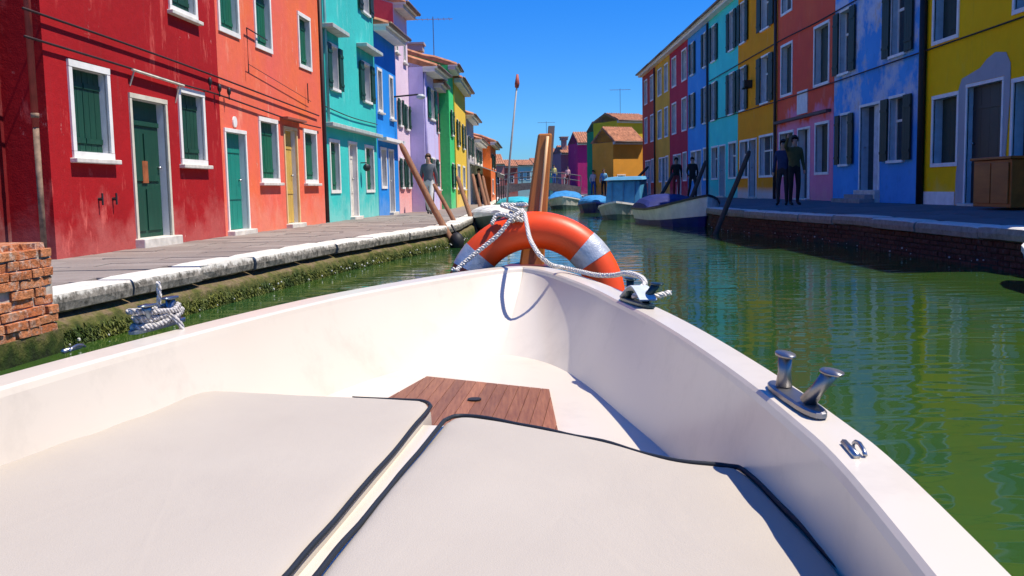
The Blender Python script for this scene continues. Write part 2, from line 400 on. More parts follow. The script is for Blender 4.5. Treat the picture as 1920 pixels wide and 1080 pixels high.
def window(h, W, q, style, o=0, shut=None, trim=None, fw=.075, sill=True):
    s0, s1, z0, z1 = q; trim = trim or WHITE_TRIM; shut = shut or GREEN
    if style == 'open':
        wd = (s1-s0); a, b = s0+wd*.25, s1-wd*.25; c, d = z0+.06, z1-.06
    else: a, b, c, d = s0+fw, s1-fw, z0+fw, z1-fw
    e = .004
    mb = MB()
    if style == 'open':
        mb.box(W, a-.04, b+.04, o-.01, o+.025, d, z1); mb.box(W, a-.04, b+.04, o-.02, o+.07, z0, c)
        mb.box(W, a-.035, a, o-.015, o+.02, c+e, d-e); mb.box(W, b, b+.035, o-.015, o+.02, c+e, d-e)
    else:
        mb.box(W, s0, s1, o-.02, o+.028, d, z1); mb.box(W, s0, s1, o-.02, o+.026, z0, c)
        mb.box(W, s0, a, o-.02, o+.024, c+e, d-e); mb.box(W, b, s1, o-.02, o+.024, c+e, d-e)
    w = mb.build('window', trim, h)
    if sill and style != 'open':
        m2 = MB(); m2.box(W, s0-.05, s1+.05, o-.02, o+.085, z0-.055, z0-.002); m2.build('sill', STONE, w, bevel=.008)
    if style == 'closed':
        mid = (a+b)/2+random.uniform(-.01, .01)
        for x0, x1 in ((a+.004, mid-.004), (mid+.004, b-.004)):
            m3 = MB(); leaf(m3, W, x0, x1, o-.115, o-.085, c+.006, d-.006, 3); m3.build('shutter', shut, w)
        m4 = MB(); m4.box(W, a, b, o-.2, o-.15, c, d); m4.build('pane', GLASS, w)
    elif style == 'half':    # one leaf folded in, the other shut
        mid = a+(b-a)*.55
        m3 = MB(); leaf(m3, W, a+.004, mid, o-.155, o-.12, c+.006, d-.006, 3); m3.build('shutter', shut, w)
        m3 = MB(); m3.hexa([W(mid, -.12+o, c+.006), W(b-.03, -.165+o, c+.006), W(b-.03, -.185+o, c+.006), W(mid, -.15+o, c+.006), W(mid, -.12+o, d-.006), W(b-.03, -.165+o, d-.006), W(b-.03, -.185+o, d-.006), W(mid, -.15+o, d-.006)]); m3.build('shutter', shut, w)
        m4 = MB(); m4.box(W, a, b, o-.2, o-.19, c, d); m4.build('pane', GLASS, w)
    else:
        lw = (b-a)*.5
        if style == 'open':
            for x0, x1 in ((a-lw, a-.012), (b+.012, b+lw)):
                m3 = MB(); leaf(m3, W, x0, x1, o+.035, o+.07, c-.01, d+.01, 3); m3.build('shutter', shut, w)
        m4 = MB(); m4.box(W, a, b, o-.2, o-.165, c, d); pn = m4.build('pane', GLASS, w)
        m5 = MB(); mid = (a+b)/2
        for x0, x1, y0, y1 in ((mid-.022, mid+.022, c, d), (a, a+.035, c, d), (b-.035, b, c, d)): m5.box(W, x0, x1, o-.164, o-.135, y0+.002, y1-.002)
        m5.box(W, a+.036, mid-.023, o-.162, o-.14, c+(d-c)*.62, c+(d-c)*.66); m5.box(W, mid+.023, b-.036, o-.162, o-.14, c+(d-c)*.62, c+(d-c)*.66)
        m5.build('mullion', WHITE_TRIM, w)
    return (a, b, c, d)
def door(h, W, q, o=0, m=None, trim=None, fw=.06, style='leaf', step=True, gz=.49):
    s0, s1, z0, z1 = q; a, b, c, d = s0+fw, s1-fw, z0, z1-fw; trim = trim or WHITE_TRIM; m = m or DKGREEN
    mb = MB()
    dp = -.10
    if style == 'leaf':
        n = 4; w = (b-a)/n
        for i in range(n): mb.box(W, a+i*w+.003, a+(i+1)*w-.003, o+dp-.04, o+dp, c+.02, d-.004)
        for z in (c+.34*(d-c), c+.82*(d-c)): mb.box(W, a+.02, b-.02, o+dp, o+dp+.012, z-.03, z+.03)
    elif style == 'panel':
        mb.box(W, a+.004, b-.004, o+dp-.05, o+dp-.012, c+.01, d-.004); mid = (a+b)/2
        for x0, x1 in ((a+.06, mid-.03), (mid+.03, b-.06)):
            for y0, y1 in ((c+.1, c+.36*(d-c)), (c+.42*(d-c), d-.42)): mb.box(W, x0, x1, o+dp-.012, o+dp+.006, y0, y1)
        mb.box(W, a+.01, b-.01, o+dp-.012, o+dp+.01, d-.32, d-.26)
    else:      # ajar: half leaf, dark sheet standing in for the unlit inside
        mid = a+(b-a)*.5
        mb.box(W, a+.004, mid, o+dp-.05, o+dp, c+.01, d-.004)
        mb.box(W, mid, b, o-.21, o-.2, c, d, 1)
    D = mb.build('door', [m, GLASS], h)
    f = MB(); f.box(W, s0, s1, o-.02, o+.026, d, z1); f.box(W, s0, a, o-.02, o+.022, z0, d-.003); f.box(W, b, s1, o-.02, o+.022, z0, d-.003); f.build('door_frame', trim, D)
    if step:
        g = MB(); g.box(W, s0-.03, s1+.03, o-.22, o+.13, gz-.06, z0+.012); g.build('step', STONE, D, bevel=.012)
    k = MB(); zz = c+.52*(d-c); k.tube([W(b-.09, o+dp, zz), W(b-.09, o+dp+.05, zz)], .018, 8); k.build('handle', METAL, D, smooth=True)
    return (a, b, c, d)
def roof(h, W, s0, s1, o0, depth, zt, rise, over=.32, ends=.1, eave=True, em=None, tm=None):
    """ridge parallel to the facade; rows of tiles as real corrugation"""
    mb = MB(); n = max(6, int((s1-s0+2*ends)/.1)); mid = o0-depth/2
    rows = []
    prof = [(o0+over, zt-.02), (o0+over, zt+.04)]
    K = 7
    for i in range(n+1):
        s = s0-ends+(s1-s0+2*ends)*i/n; wv = .035*(1 if i % 2 else -1)
        r = [W(s, o0+over, zt-.01)]
        for k in range(K+1):
            f = k/K; r.append(W(s, o0+over+(mid-o0-over)*f, zt+.06+wv+rise*f+.02*((k*7) % 3)))
        for k in range(1, K+1):
            f = k/K; r.append(W(s, mid+(o0-depth-over-mid)*f, zt+.06+wv+rise*(1-f)))
        r.append(W(s, o0-depth-over, zt-.01)); rows.append(r)
    mb.grid(rows); m = len(rows[0]); mb.f.append(tuple(range(m))); mb.m.append(0); mb.f.append(tuple(range((len(rows)-1)*m, len(rows)*m))); mb.m.append(0)
    r = mb.build('roof', tm or TILE, h)
    if eave:
        e = MB(); e.box(W, s0-.02, s1+.02, o0+.003, o0+over-.05, zt-.17, zt-.06); e.box(W, s0-.03, s1+.03, o0+.003, o0+over+.03, zt-.058, zt-.005); e.build('eave', em or EAVEG, r)
        g = MB(); g.tube([W(s0, o0+over+.08, zt+.0), W(s1, o0+over+.08, zt-.01)], .055, 8); g.build('gutter', plain('gutter_copper', (.16, .1, .07), .5, .2), r, smooth=True)
    return r
def house(name, label, W, s0, s1, z0, zt, wall, depth=7, o=0, wins=(), doors=(), rise=1.3, shut=None, trim=None, reveal=None, gz=.49, eave=True, over=.32, rf=True, em=None, group=None):
    org = W((s0+s1)/2, o-depth/2, z0); h = empty(name, org, label, 'house', group or 'painted canal houses')
    s0 += .002; s1 -= .002; ops = []
    for w in wins: ops.append(window(h, W, w[:4], w[4], o, w[5] if len(w) > 5 and w[5] else shut, trim, sill=(w[6] if len(w) > 6 else True)))
    for d in doors: ops.append(door(h, W, d[:4], o, d[4], d[5] if len(d) > 5 and d[5] else trim, style=d[6] if len(d) > 6 else 'leaf', gz=gz))
    mb = MB(); rect_wall(mb, W, s0, s1, z0, zt, ops, .2, o)
    zr = zt+rise*.9
    for s in (s0, s1):
        mb.add([W(s, o, z0), W(s, o-depth, z0), W(s, o-depth, zt), W(s, o-depth/2, zr), W(s, o, zt)], [(0, 1, 2, 3, 4)], 0)
    mb.add([W(s0, o-depth, z0), W(s1, o-depth, z0), W(s1, o-depth, zt), W(s0, o-depth, zt)], [(0, 1, 2, 3)], 0)
    mb.build('wall', [wall, reveal or REVEAL], h, fix=False)
    if rf: roof(h, W, s0, s1, o, depth, zt, rise, over, 0.0, eave, em)
    return h
def chimney(h, W, s, o, z0, z1, m):
    mb = MB(); mb.box(W, s-.22, s+.22, o-.22, o+.22, z0, z1); mb.box(W, s-.32, s+.32, o-.32, o+.32, z1, z1+.25); mb.box(W, s-.38, s+.38, o-.38, o+.38, z1+.25, z1+.33); mb.build('chimney', m, h)

WL = frame((-4.93, 10.4), (.0775, .997))(1)
WR = frame((8.7, 0), (0, 1))(-1)
WL2 = frame((-2.607, 34.0), (.0256, 1))(1)

# palette (albedo)
RED = stucco('red_render', (.40, .008, .012), (.31, .006, .009), (.75, .15, .12), .95)
CORAL = stucco('coral_render', (.80, .14, .10), (.84, .17, .055), (.9, .36, .24), .6)
ORANGE_L = stucco('orange_render_lit', (.85, .2, .04), (.82, .17, .06), (.9, .4, .2), .4)
TURQ = stucco('turquoise_render', (.05, .58, .53), (.04, .48, .45), (.5, .85, .78), .4)
BLUE_L = stucco('blue_render_lit', (.015, .27, .80), (.012, .22, .66), (.2, .45, .8), .3)
PINKLILAC = stucco('pale_lilac_pink_render', (.80, .62, .74), (.74, .54, .66), None, .3, zone=((.85, .36, .34), 1.35, .1))
LILAC = stucco('lilac_render', (.62, .56, .86), (.56, .5, .8), (.8, .78, .9), .4)
ROSE = stucco('rose_render', (.85, .28, .3), None, None, .3)
GREEN_W = stucco('bright_green_render', (.06, .66, .20), (.05, .55, .17), (.3, .8, .5), .3)
YELLOW_L = stucco('yellow_render_lit', (.86, .56, .06), (.8, .5, .05), None, .3)
CREAM = stucco('cream_render', (.72, .66, .56), (.65, .58, .5), None, .3)
GREYW = stucco('grey_render', (.45, .42, .42), (.36, .34, .34), None, .3)

# --- left row
h = house('red_house', 'deep red two-storey house with white-framed windows beside the brick parapet', WL, 0, 4.95, .3, 6.4, RED, 7, 0,
      wins=[(.46, 1.40, 1.60, 2.69, 'closed', DKGREEN), (3.37, 4.31, 1.60, 2.69, 'closed', DKGREEN), (.46, 1.40, 3.72, 4.83, 'closed', GREEN), (3.24, 4.22, 3.72, 4.83, 'closed', DKGREEN)],
      doors=[(1.88, 2.98, .60, 2.46, DKGREEN, plain('worn_cream_trim', (.6, .56, .45), .8), 'panel')])
mb = MB(); mb.box(WL, 2.36, 2.52, -.13, -.09, 1.33, 1.62); mb.build('letter_box', plain('rust_brown_metal', (.3, .09, .03), .6, .3, 10), h)
for s in (.98, 1.32):
    mb = MB(); mb.tube([WL(s, 0, 1.13), WL(s, .05, 1.13)], .02, 6); mb.tube([WL(s, .05, 1.2), WL(s, .05, 1.06)], .012, 6); mb.build('wall_hook', DKMETAL, h)
mb = MB(); mb.box(WL, .45, 1.42, .002, .02, .49, .62); mb.box(WL, .0, .44, .002, .018, .49, .60)
h2 = house('coral_house', 'coral red house turning orange with green shutters and two doorways', WL, 4.95, 10.9, .3, 6.4,
      CORAL, 7, 0,
      wins=[(5.05, 5.99, 3.73, 4.84, 'closed', GREEN, False), (6.75, 7.67, 3.71, 4.82, 'closed', GREEN, False), (9.34, 10.24, 3.69, 4.80, 'closed', GREEN, False),
            (6.72, 7.77, 1.36, 2.52, 'closed', GREEN), (9.41, 10.38, 1.36, 2.47, 'closed', GREEN)],
      doors=[(5.06, 6.06, .56, 2.22, TEALDOOR, None, 'leaf'), (8.12, 8.98, .56, 2.44, plain('ochre_door', (.55, .36, .08), .6), plain('ochre_trim', (.7, .5, .25), .8), 'leaf')])
mb = MB(); mb.tube([WL(5.56, .0, 2.34), WL(5.56, .02, 2.34)], .09, 14); mb.build('number_plate', plain('enamel_white', (.8, .78, .74), .4), h2)
mb = MB(); mb.box(WL, 7.95, 9.2, .003, .16, 2.56, 2.60); mb.build('door_canopy', plain('canopy_brown', (.3, .09, .06), .7), h2)
h3 = house('turquoise_house', 'bright turquoise house with dark green shutters and slab canopies', WL, 10.98, 16.46, .3, 7.7, TURQ, 7, 0,
      wins=[(11.4, 12.75, 3.47, 4.54, 'open', DKGREEN), (14.55, 16.2, 3.48, 4.55, 'open', DKGREEN), (14.7, 16.35, 5.79, 6.9, 'open', BLACKGREEN), (11.4, 12.75, 5.79, 6.9, 'open', BLACKGREEN),
            (11.40, 12.30, 1.14, 2.37, 'closed', GREEN, False), (14.92, 15.95, 1.14, 2.39, 'closed', GREEN, False)],
      doors=[(13.16, 14.03, .55, 2.40, plain('weathered_white_door', (.62, .58, .52), .7, .3), None, 'leaf')])
for a, b, z, p in ((11.1, 12.6, 4.76, .28), (14.4, 16.36, 4.82, .28), (11.1, 16.38, 2.62, .2)):
    mb = MB(); mb.box(WL, a, b, .003, p, z, z+.09); mb.build('canopy_slab', plain('canopy_grey', (.4, .46, .44), .8, .2), h3, bevel=.01)
mb = MB(); c = WL(14.42, .16, 1.78); mb.tube([WL(14.42, 0, 1.9), WL(14.42, .16, 1.9)], .015, 6); mb.ball(c, .1, 8, 6); mb.build('wall_lantern', DKMETAL, h3)
h4 = house('blue_house', 'narrow saturated blue house with white eave and window frames', WL, 16.5, 19.45, .3, 5.72, BLUE_L, 6, 0,
      wins=[(16.72, 17.36, 3.38, 4.60, 'glass'), (18.35, 18.95, 3.30, 4.58, 'glass'), (16.85, 17.65, 1.24, 2.41, 'glass', None, False)],
      doors=[(17.92, 18.71, .54, 2.40, plain('grey_door', (.2, .22, .24), .6), None, 'leaf')], rise=.9, over=.4, em=WHITE_TRIM)
mb = MB(); mb.box(WL, 16.6, 19.4, .003, .25, 2.58, 2.67); mb.build('canopy_slab', WHITE_TRIM, h4)
h5 = house('lilac_pink_house', 'tall pale lilac-pink house rising behind the blue one with red gable', WL, 19.47, 21.6, .3, 6.85, PINKLILAC, 7, 0,
      wins=[(19.55, 20.0, 5.4, 6.2, 'glass'), (20.8, 21.25, 5.25, 6.1, 'glass'), (19.5, 20.4, 3.15, 4.05, 'open', DKGREEN), (20.6, 21.56, 3.10, 3.95, 'open', DKGREEN), (19.52, 20.42, 1.23, 2.22, 'open', DKGREEN), (20.6, 21.5, 1.23, 2.22, 'open', DKGREEN)], rise=1.2, over=.35)
mb = MB(); s = 19.462; mb.add([WL(s, -.02, 5.2), WL(s, -6.9, 5.2), WL(s, -6.9, 6.82), WL(s, -3.5, 7.9), WL(s, -.02, 6.82)], [(0, 1, 2, 3, 4)]); mb.build('gable_render', stucco('rose_red_gable', (.75, .10, .13), None, None, .3), h5, fix=False)
h6 = house('lilac_house', 'lilac house standing forward with tiled roof and green shutters', WL, 21.62, 24.6, .3, 5.2, LILAC, 6, .48,
      wins=[(22.3, 24.2, 3.56, 4.67, 'open', GREEN), (22.3, 24.2, 1.25, 2.3, 'open', DKGREEN)], rise=1.0, over=.45, em=WHITE_TRIM)
mb = MB(); mb.tube([WL(21.75, .53, 5.1), WL(21.75, .53, .5)], .05, 8); mb.build('drain_pipe', plain('lilac_pipe', (.5, .45, .7), .6), h6, smooth=True)
# after the bend
hp = house('rose_house', 'very narrow rose pink house squeezed between lilac and green houses', WL2, .1, 1.95, .3, 4.9, ROSE, 5, 0, wins=[(.5, 1.5, 3.2, 4.1, 'open', DKGREEN), (.5, 1.5, 1.2, 2.2, 'glass')], rise=.8)
hg = house('green_house', 'bright green house with roof of dark tiles beyond the lilac one', WL2, 1.97, 4.0, .3, 5.75, GREEN_W, 5, .36, wins=[(2.3, 3.7, 3.2, 4.2, 'open', DKGREEN), (2.3, 3.7, 1.2, 2.2, 'open', DKGREEN)], rise=.8)
hy = house('yellow_house', 'warm yellow house far along the left row with brown shutters', WL2, 4.02, 10.0, .3, 5.5, YELLOW_L, 6, .40, wins=[(4.5, 6.0, 2.9, 4.0, 'open', DKGREEN), (7.4, 9.0, 2.9, 4.0, 'open', DKGREEN), (4.6, 6.0, 1.2, 2.2, 'glass'), (7.4, 8.8, 1.2, 2.2, 'glass')], rise=.9)
chimney(hy, WL2, 5.2, -1.2, 5.9, 6.7, GREYW)
hgr = house('grey_house', 'grey rendered house with a wide chimney far along the left row', WL2, 10.02, 15.0, .3, 4.55, GREYW, 6, .44, wins=[(10.6, 11.8, 2.7, 3.7, 'open', DKGREEN), (13, 14.2, 2.7, 3.7, 'open', DKGREEN)], doors=[(11.9, 12.9, .52, 2.3, DKGREEN, None, 'leaf')], rise=.9)
chimney(hgr, WL2, 10.6, -.3, 4.6, 5.1, GREYW)
hcr = house('cream_house', 'cream white house behind the restaurant awning on the left', WL2, 15.02, 22.0, .3, 3.7, CREAM, 6, .5, wins=[(15.8, 17.2, 2.5, 3.3, 'open', DKGREEN), (18.6, 20, 2.5, 3.3, 'open', DKGREEN), (15.8, 17.4, .9, 1.9, 'glass')], doors=[(18.0, 19.2, .52, 2.2, DKGREEN, None, 'leaf')], rise=.8)
ho = house('orange_gable_house', 'orange house with gable end at the far end of the left row', WL2, 22.02, 30, .3, 3.9, ORANGE_L, 5, .95, wins=[(23.5, 25, 2.4, 3.3, 'open', DKGREEN), (26.5, 28, 2.4, 3.3, 'open', DKGREEN), (23.5, 25, .9, 1.8, 'glass')], rise=1.0)

# red house corner: the shaded alley beside it, next red house, drain pipe
WA = frame((-4.93, 10.4), (-.997, .0775))(1)
ha = house('alley_house', 'dim red house corner across the dark alley left of the drain pipe', frame((-5.42, 10.1), (-1, 0))(-1), 0, 3.5, .3, 6.4, stucco('shaded_red_render', (.17, .006, .008), None, None, .3), 4, 0, rf=False)  # alley shade is put into this darker red
mb = MB(); pt = [(-5.0, 10.28, 6.2), (-5.0, 10.28, 1.9)]; mb.tube(pt, .036, 10); mb.tube([(-5.0, 10.28, 1.9), (-5.0, 10.28, .49)], .032, 10, 1)
for z in (2.0, 3.3, 4.6): mb.tube([(-5.0, 10.28, z), (-5.0, 10.28, z+.05)], .043, 10, 1)
tag(mb.build('drain_pipe', [plain('pipe_red', (.36, .05, .035), .6, .2), plain('pipe_rust', (.22, .14, .09), .8, .5, 12)], smooth=True), 'red drain pipe with rusty lower end at the red house corner', 'pipe')
def cable(label, W, pts, r, lumps=()):
    P = smoothcurve([W(*p) for p in pts], 6); mb = MB(); mb.tube(P, r, 6); c = mb.build('cable', CABLEM, smooth=True); tag(c, label, 'cable', 'cables along the facades')
    for l in lumps:
        m = MB(); x, y, z = W(*l); m.ball((x, y, z), .034, 8, 6, 0, (1, 1, 1.9)); m.tube([(x, y, z-.06), (x, y, z-.13)], .012, 6); m.build('insulator', DKMETAL, c, smooth=True)
cable('upper dark cable crossing the red and coral facades', WL, [(-.4, .05, 3.08), (2.1, .05, 3.04), (4.97, .05, 2.97), (10.5, .05, 2.80)], .014, [(4.35, .1, 2.86)])
cable('lower dark cable above the red house door', WL, [(-.4, .05, 2.80), (1.72, .05, 2.76), (3.6, .05, 2.72), (4.96, .05, 2.70), (8.47, .05, 2.57), (10.6, .05, 2.55)], .014, [(4.75, .09, 2.80), (5.15, .09, 2.79)])
cable('thin cable along the turquoise facade', WL, [(11, .04, 3.05), (13.5, .04, 2.98), (16.4, .04, 3.0)], .012)
mb = MB(); mb.tube([WL(1.9, .07, 2.74), WL(3.45, .07, 2.70)], .018, 6); mb.tube([WL(1.95, .0, 2.55), WL(1.95, .07, 2.74)], .012, 5); mb.tube([WL(3.3, .0, 2.45), WL(3.3, .07, 2.70)], .012, 5)
tag(mb.build('awning_rail', plain('pale_rail', (.55, .5, .4), .6, .3)), 'pale curtain rail over the red house door', 'rail')
mb = MB(); mb.tube([WL(7.25, .06, 3.9), WL(6.2, .06, 3.95), WL(6.2, .06, 3.2)], .012, 5); mb.tube([WL(6.2, .06, 3.35), WL(9.9, .06, 3.05)], .006, 4); mb.tube([WL(9.7, .06, 3.4), WL(9.7, .06, 3.0)], .012, 5)
tag(mb.build('clothes_line', DKMETAL), 'clothes line on brackets under the coral house windows', 'clothes line')
mb = MB(); mb.tube([WL(10.94, .04, 6.3), WL(10.94, .04, .5)], .04, 8); tag(mb.build('drain_pipe', plain('dark_pipe', (.05, .04, .04), .6), smooth=True), 'dark drain pipe between coral and turquoise houses', 'pipe')
mb = MB(); mb.tube([WL(11.25, .06, 7.5), WL(11.25, .06, 2.7)], .035, 8); tag(mb.build('drain_pipe', plain('bluegrey_pipe', (.2, .4, .42), .6), smooth=True), 'blue-grey pipe down the turquoise facade', 'pipe')
# street lamp on bracket
mb = MB(); mb.tube([WL(19.1, 0, 4.0), WL(19.1, .75, 4.05)], .025, 6); l = mb.build('street_lamp', DKMETAL); tag(l, 'bracket street lamp on the blue house wall', 'lamp')
mb = MB(); mb.ball(WL(19.1, .82, 3.98), .14, 10, 6, 0, (1, 1, .6)); mb.build('lamp_head', plain('lamp_grey', (.45, .47, .48), .4), l, smooth=True)

# --- right row (shade)
R_YEL = stucco('yellow_render', (.98, .58, .0), (.95, .52, .0), (.8, .66, .2), .15)
R_LBL = NT('patchy_blue_render')
t = R_LBL; base = t.mix(t.rng(t.noise(.9, 6), .35, .65), (.09, .36, .82), (.07, .30, .74))
big = t.rng(t.noise(.75, 7, .66), .46, .56); zz = t.rng(t.z(), 2.3, 3.1)
base = t.mix(t.math('MULTIPLY', big, zz), base, (.50, .57, .74)); base = t.mix(t.math('MULTIPLY', t.rng(t.noise(1.5, 6, .7), .58, .66), zz), base, (.52, .46, .46))
base = t.mix(t.math('MULTIPLY', t.rng(t.noise(4, 6), .55, .7), .25), base, (.03, .12, .3)); t.bump(t.noise(12, 7, .65), .45, .02); R_LBL = t.fin(base, .88, 0, .2)
R_PINK = stucco('red_pink_render', (.86, .13, .06), (.78, .09, .06), None, .25, zone=((.78, .26, .42), 3.1, .4))
R_ORA = stucco('orange_render', (.92, .36, .004), (.85, .30, .004), None, .2, zone=((.62, .62, .66), .95, .02))
R_TUR = stucco('turquoise_render_shade', (.08, .76, .72), (.06, .66, .63), None, .25)
R_BLU = stucco('blue_render', (.06, .34, .78), (.05, .28, .70), None, .25)
R_CRI = stucco('crimson_render', (.48, .03, .06), (.42, .02, .05), None, .2)
R_OCH = stucco('ochre_render', (.78, .42, .04), None, None, .2)
R_DRD = stucco('brick_red_render', (.50, .06, .035), None, None, .2)
PT = plain('painted_trim', (.80, .80, .80), .7, .1)
BRT = plain('weathered_white_door_b', (.5, .55, .62), .6, .2)
hY = house('yellow_canal_house', 'yellow house with a bare cement patch around its door', WR, 15.0, 20.38, .4, 8.6, R_YEL, 7, 0,
   wins=[(18.86, 20.03, 3.89, 5.3, 'half', BLACKGREEN, False), (15.5, 16.87, 3.95, 5.3, 'half', BLACKGREEN, False), (18.76, 19.95, 1.43, 2.87, 'half', BLACKGREEN, False), (15.6, 16.81, 1.46, 2.87, 'half', BLACKGREEN, False)],
   doors=[(17.07, 18.48, .70, 2.95, plain('black_door', (.02, .02, .025), .5), PT, 'leaf')], trim=PT, gz=.66, reveal=plain('blue_grey_reveal', (.45, .56, .62), .8))
mb = MB(); pat = [(18.82, .68), (18.8, 1.3), (18.72, 1.6), (18.8, 2.2), (18.78, 2.9), (18.66, 3.08), (18.3, 3.14), (17.95, 3.2), (17.7, 3.33), (17.4, 3.41), (17.05, 3.36), (16.88, 3.15), (16.86, 2.6), (16.95, 1.6), (16.9, .68), (17.06, .68), (17.06, 2.96), (18.49, 2.96), (18.49, .68)]
n = len(pat); mb.add([WR(s, .004, z) for s, z in pat]+[WR(s, .016, z) for s, z in pat], [tuple(range(n, 2*n))]+[(i, (i+1) % n, n+(i+1) % n, n+i) for i in range(n)])
mb.build('cement_patch', stucco('cement_render', (.42, .44, .48), (.34, .36, .41), None, .2), hY)
mb = MB(); mb.box(WR, 18.86, 20.36, .004, .02, .66, .93); mb.build('plinth', PT, hY)
mb = MB(); mb.tube([WR(20.3, .08, 6.3), WR(20.3, .08, .66)], .075, 10); tag(mb.build('drain_pipe', BLACK, smooth=True), 'thick black drain pipe beside the yellow house', 'pipe')
hB = house('patchy_blue_house', 'blue house with pale peeling patches and open dark shutters', WR, 20.4, 26.0, .4, 8.9, R_LBL, 7, 0,
   wins=[(24.39, 26.0, 3.91, 5.6, 'open', BLACKGREEN), (20.92, 22.59, 3.91, 5.6, 'open', BLACKGREEN), (24.43, 25.75, 1.57, 2.95, 'open', BLACKGREEN), (20.9, 22.6, 1.57, 3.08, 'open', BLACKGREEN)],
   doors=[(22.72, 24.06, .95, 3.04, BRT, PT, 'ajar')], trim=PT, gz=.66, reveal=plain('blue_grey_reveal', (.4, .5, .56), .8))
for k in range(2):
    mb = MB(); mb.box(WR, 22.7-.05+k*.12, 24.15+.5-k*.45, .135, .5-k*.17, .62, .76+k*.1); mb.build('stair_step', plain('step_stone', (.3, .28, .27), .85, .2), hB, bevel=.012)
hP = house('red_pink_house', 'red house fading to pink at street level with a white plaque', WR, 26.02, 31.5, .4, 8.4, R_PINK, 7, 0,
   wins=[(29.81, 31.08, 3.87, 5.5, 'half', BLACKGREEN, False), (26.4, 27.75, 3.84, 5.54, 'half', BLACKGREEN, False), (29.9, 31.1, 6.4, 7.9, 'glass', None, False), (26.4, 27.7, 6.4, 7.9, 'glass', None, False), (29.6, 31.2, 1.38, 2.8, 'half', BLACKGREEN, False), (26.34, 27.55, 1.38, 2.85, 'half', BLACKGREEN, False)],
   doors=[(28.0, 29.22, .70, 2.8, BRT, PT, 'ajar')], trim=PT, gz=.66)
mb = MB(); mb.box(WR, 28.25, 29.25, .003, .03, 3.2, 3.88); mb.build('plaque', plain('plaque_white', (.7, .7, .72), .6), hP)
mb = MB(); mb.box(WR, 26.2, 31.45, .003, .14, 3.06, 3.14); mb.build('curtain_rail', plain('rail_dark', (.1, .06, .06), .7), hP)
spec = [('orange_canal_house', 'orange house with black shutters and a pale plinth', 31.52, 36.88, R_ORA, BLACKGREEN, [(35.3, 37.2-.34), (31.9, 33.98)], 'open'),
        ('turquoise_canal_house', 'turquoise three-storey house between blue and orange ones', 36.9, 42.25, R_TUR, BLACKGREEN, [(40.4, 42.0), (37.1, 38.7)], 'open'),
        ('blue_canal_house', 'blue three-storey house with half-open shutters', 42.27, 47.2, R_BLU, BLACKGREEN, [(45.2, 46.7), (42.36, 43.7)], 'open'),
        ('crimson_canal_house', 'crimson three-storey house with white window frames', 47.22, 52.5, R_CRI, BLACKGREEN, [(50.42, 51.71), (47.5, 48.8)], 'glass'),
        ('ochre_canal_house', 'ochre three-storey house second from the far end of the right row', 52.52, 57.6, R_OCH, BLACKGREEN, [(55.2, 56.6), (53.0, 54.2)], 'glass'),
        ('brick_red_canal_house', 'brick red three-storey house at the far end of the right row', 57.62, 63.2, R_DRD, BLACKGREEN, [(60.9, 62.2), (58.3, 59.6)], 'glass')]
for nm, lb, a, b, m, sh, cols, st in spec:
    wins = []
    for c0, c1 in cols:
        wins += [(c0, c1, 3.85, 5.5, st, sh, False), (c0, c1, 6.3, 7.85, st, sh, False)]
    g0, g1 = cols
    wins += [(g0[0]-.1, g0[1]-.35, 1.38, 2.8, 'glass', sh, False), (g1[0]-.05, g1[1]-.3, 1.38, 2.83, 'glass', sh, False)]
    hh = house(nm, lb, WR, a, b, .4, 8.35, m, 7, 0, wins=wins, doors=[((g0[0]+g1[1])/2-.6, (g0[0]+g1[1])/2+.55, .70, 2.79, BRT, PT, 'ajar')], trim=PT, gz=.66, em=WHITE_TRIM)
hN = house('unseen_end_house', 'unseen yellow house continuing the near end of the right row', WR, 10.5, 14.98, .4, 7.8, stucco('pale_ochre_render', (.7, .5, .2)), 7, 0, wins=[(12.4, 13.6, 1.46, 2.87, 'half', BLACKGREEN, False)], trim=PT, gz=.66)  # out of view; stretched so the row's shadow carries on along the canal
hN['label'] = 'unseen low house beyond the right edge, nearest the camera, stretched for its shadow'
cable('upper cable across the right-hand facades', WR, [(16, .05, 5.75), (26.3, .05, 5.62), (31.5, .05, 5.66), (42, .05, 5.6)], .018)
cable('lower cable across the right-hand facades', WR, [(15.5, .05, 3.86), (20.5, .05, 3.83), (31.5, .05, 3.8), (42, .05, 3.9)], .016)
for s, lb in ((31.51, 'dark drain pipe between the red-pink and orange houses'), (42.26, 'dark drain pipe between turquoise and blue houses'), (57.6, 'dark drain pipe between ochre and brick red houses')):
    mb = MB(); mb.tube([WR(s, .07, 8.1), WR(s, .07, .66)], .05, 8); tag(mb.build('drain_pipe', plain('dark_pipe', (.05, .04, .04), .6), smooth=True), lb, 'pipe')
mb = MB(); mb.box(WR, 34.7, 34.95, .0, .3, 4.6, 4.85); mb.tube([WR(34.8, .0, 4.6), WR(34.8, .35, 4.55)], .03, 6); tag(mb.build('wall_lamp', DKMETAL), 'small dark lamp on the orange house wall', 'lamp')
# brown cabinet
CAB = wood('cabinet_wood', (.30, .085, .012), (.42, .13, .02), 6, (1, .15, 1), .45)
cb = empty('wooden_cabinet', (8.3, 16.0, .66), 'brown wooden cabinet standing in front of the yellow house', 'cabinet')
mb = MB(); mb.box(WR, 15.3, 16.55, .18, .75, .70, 1.47); mb.build('body', CAB, cb, bevel=.01)
mb = MB(); mb.box(WR, 15.25, 16.6, .15, .80, 1.475, 1.52); mb.build('top', CAB, cb, bevel=.008)
for a, b in ((15.36, 15.91), (15.94, 16.49)):
    mb = MB(); mb.box(WR, a, b, .753, .775, .76, 1.42); mb.build('door_panel', CAB, cb, bevel=.008)

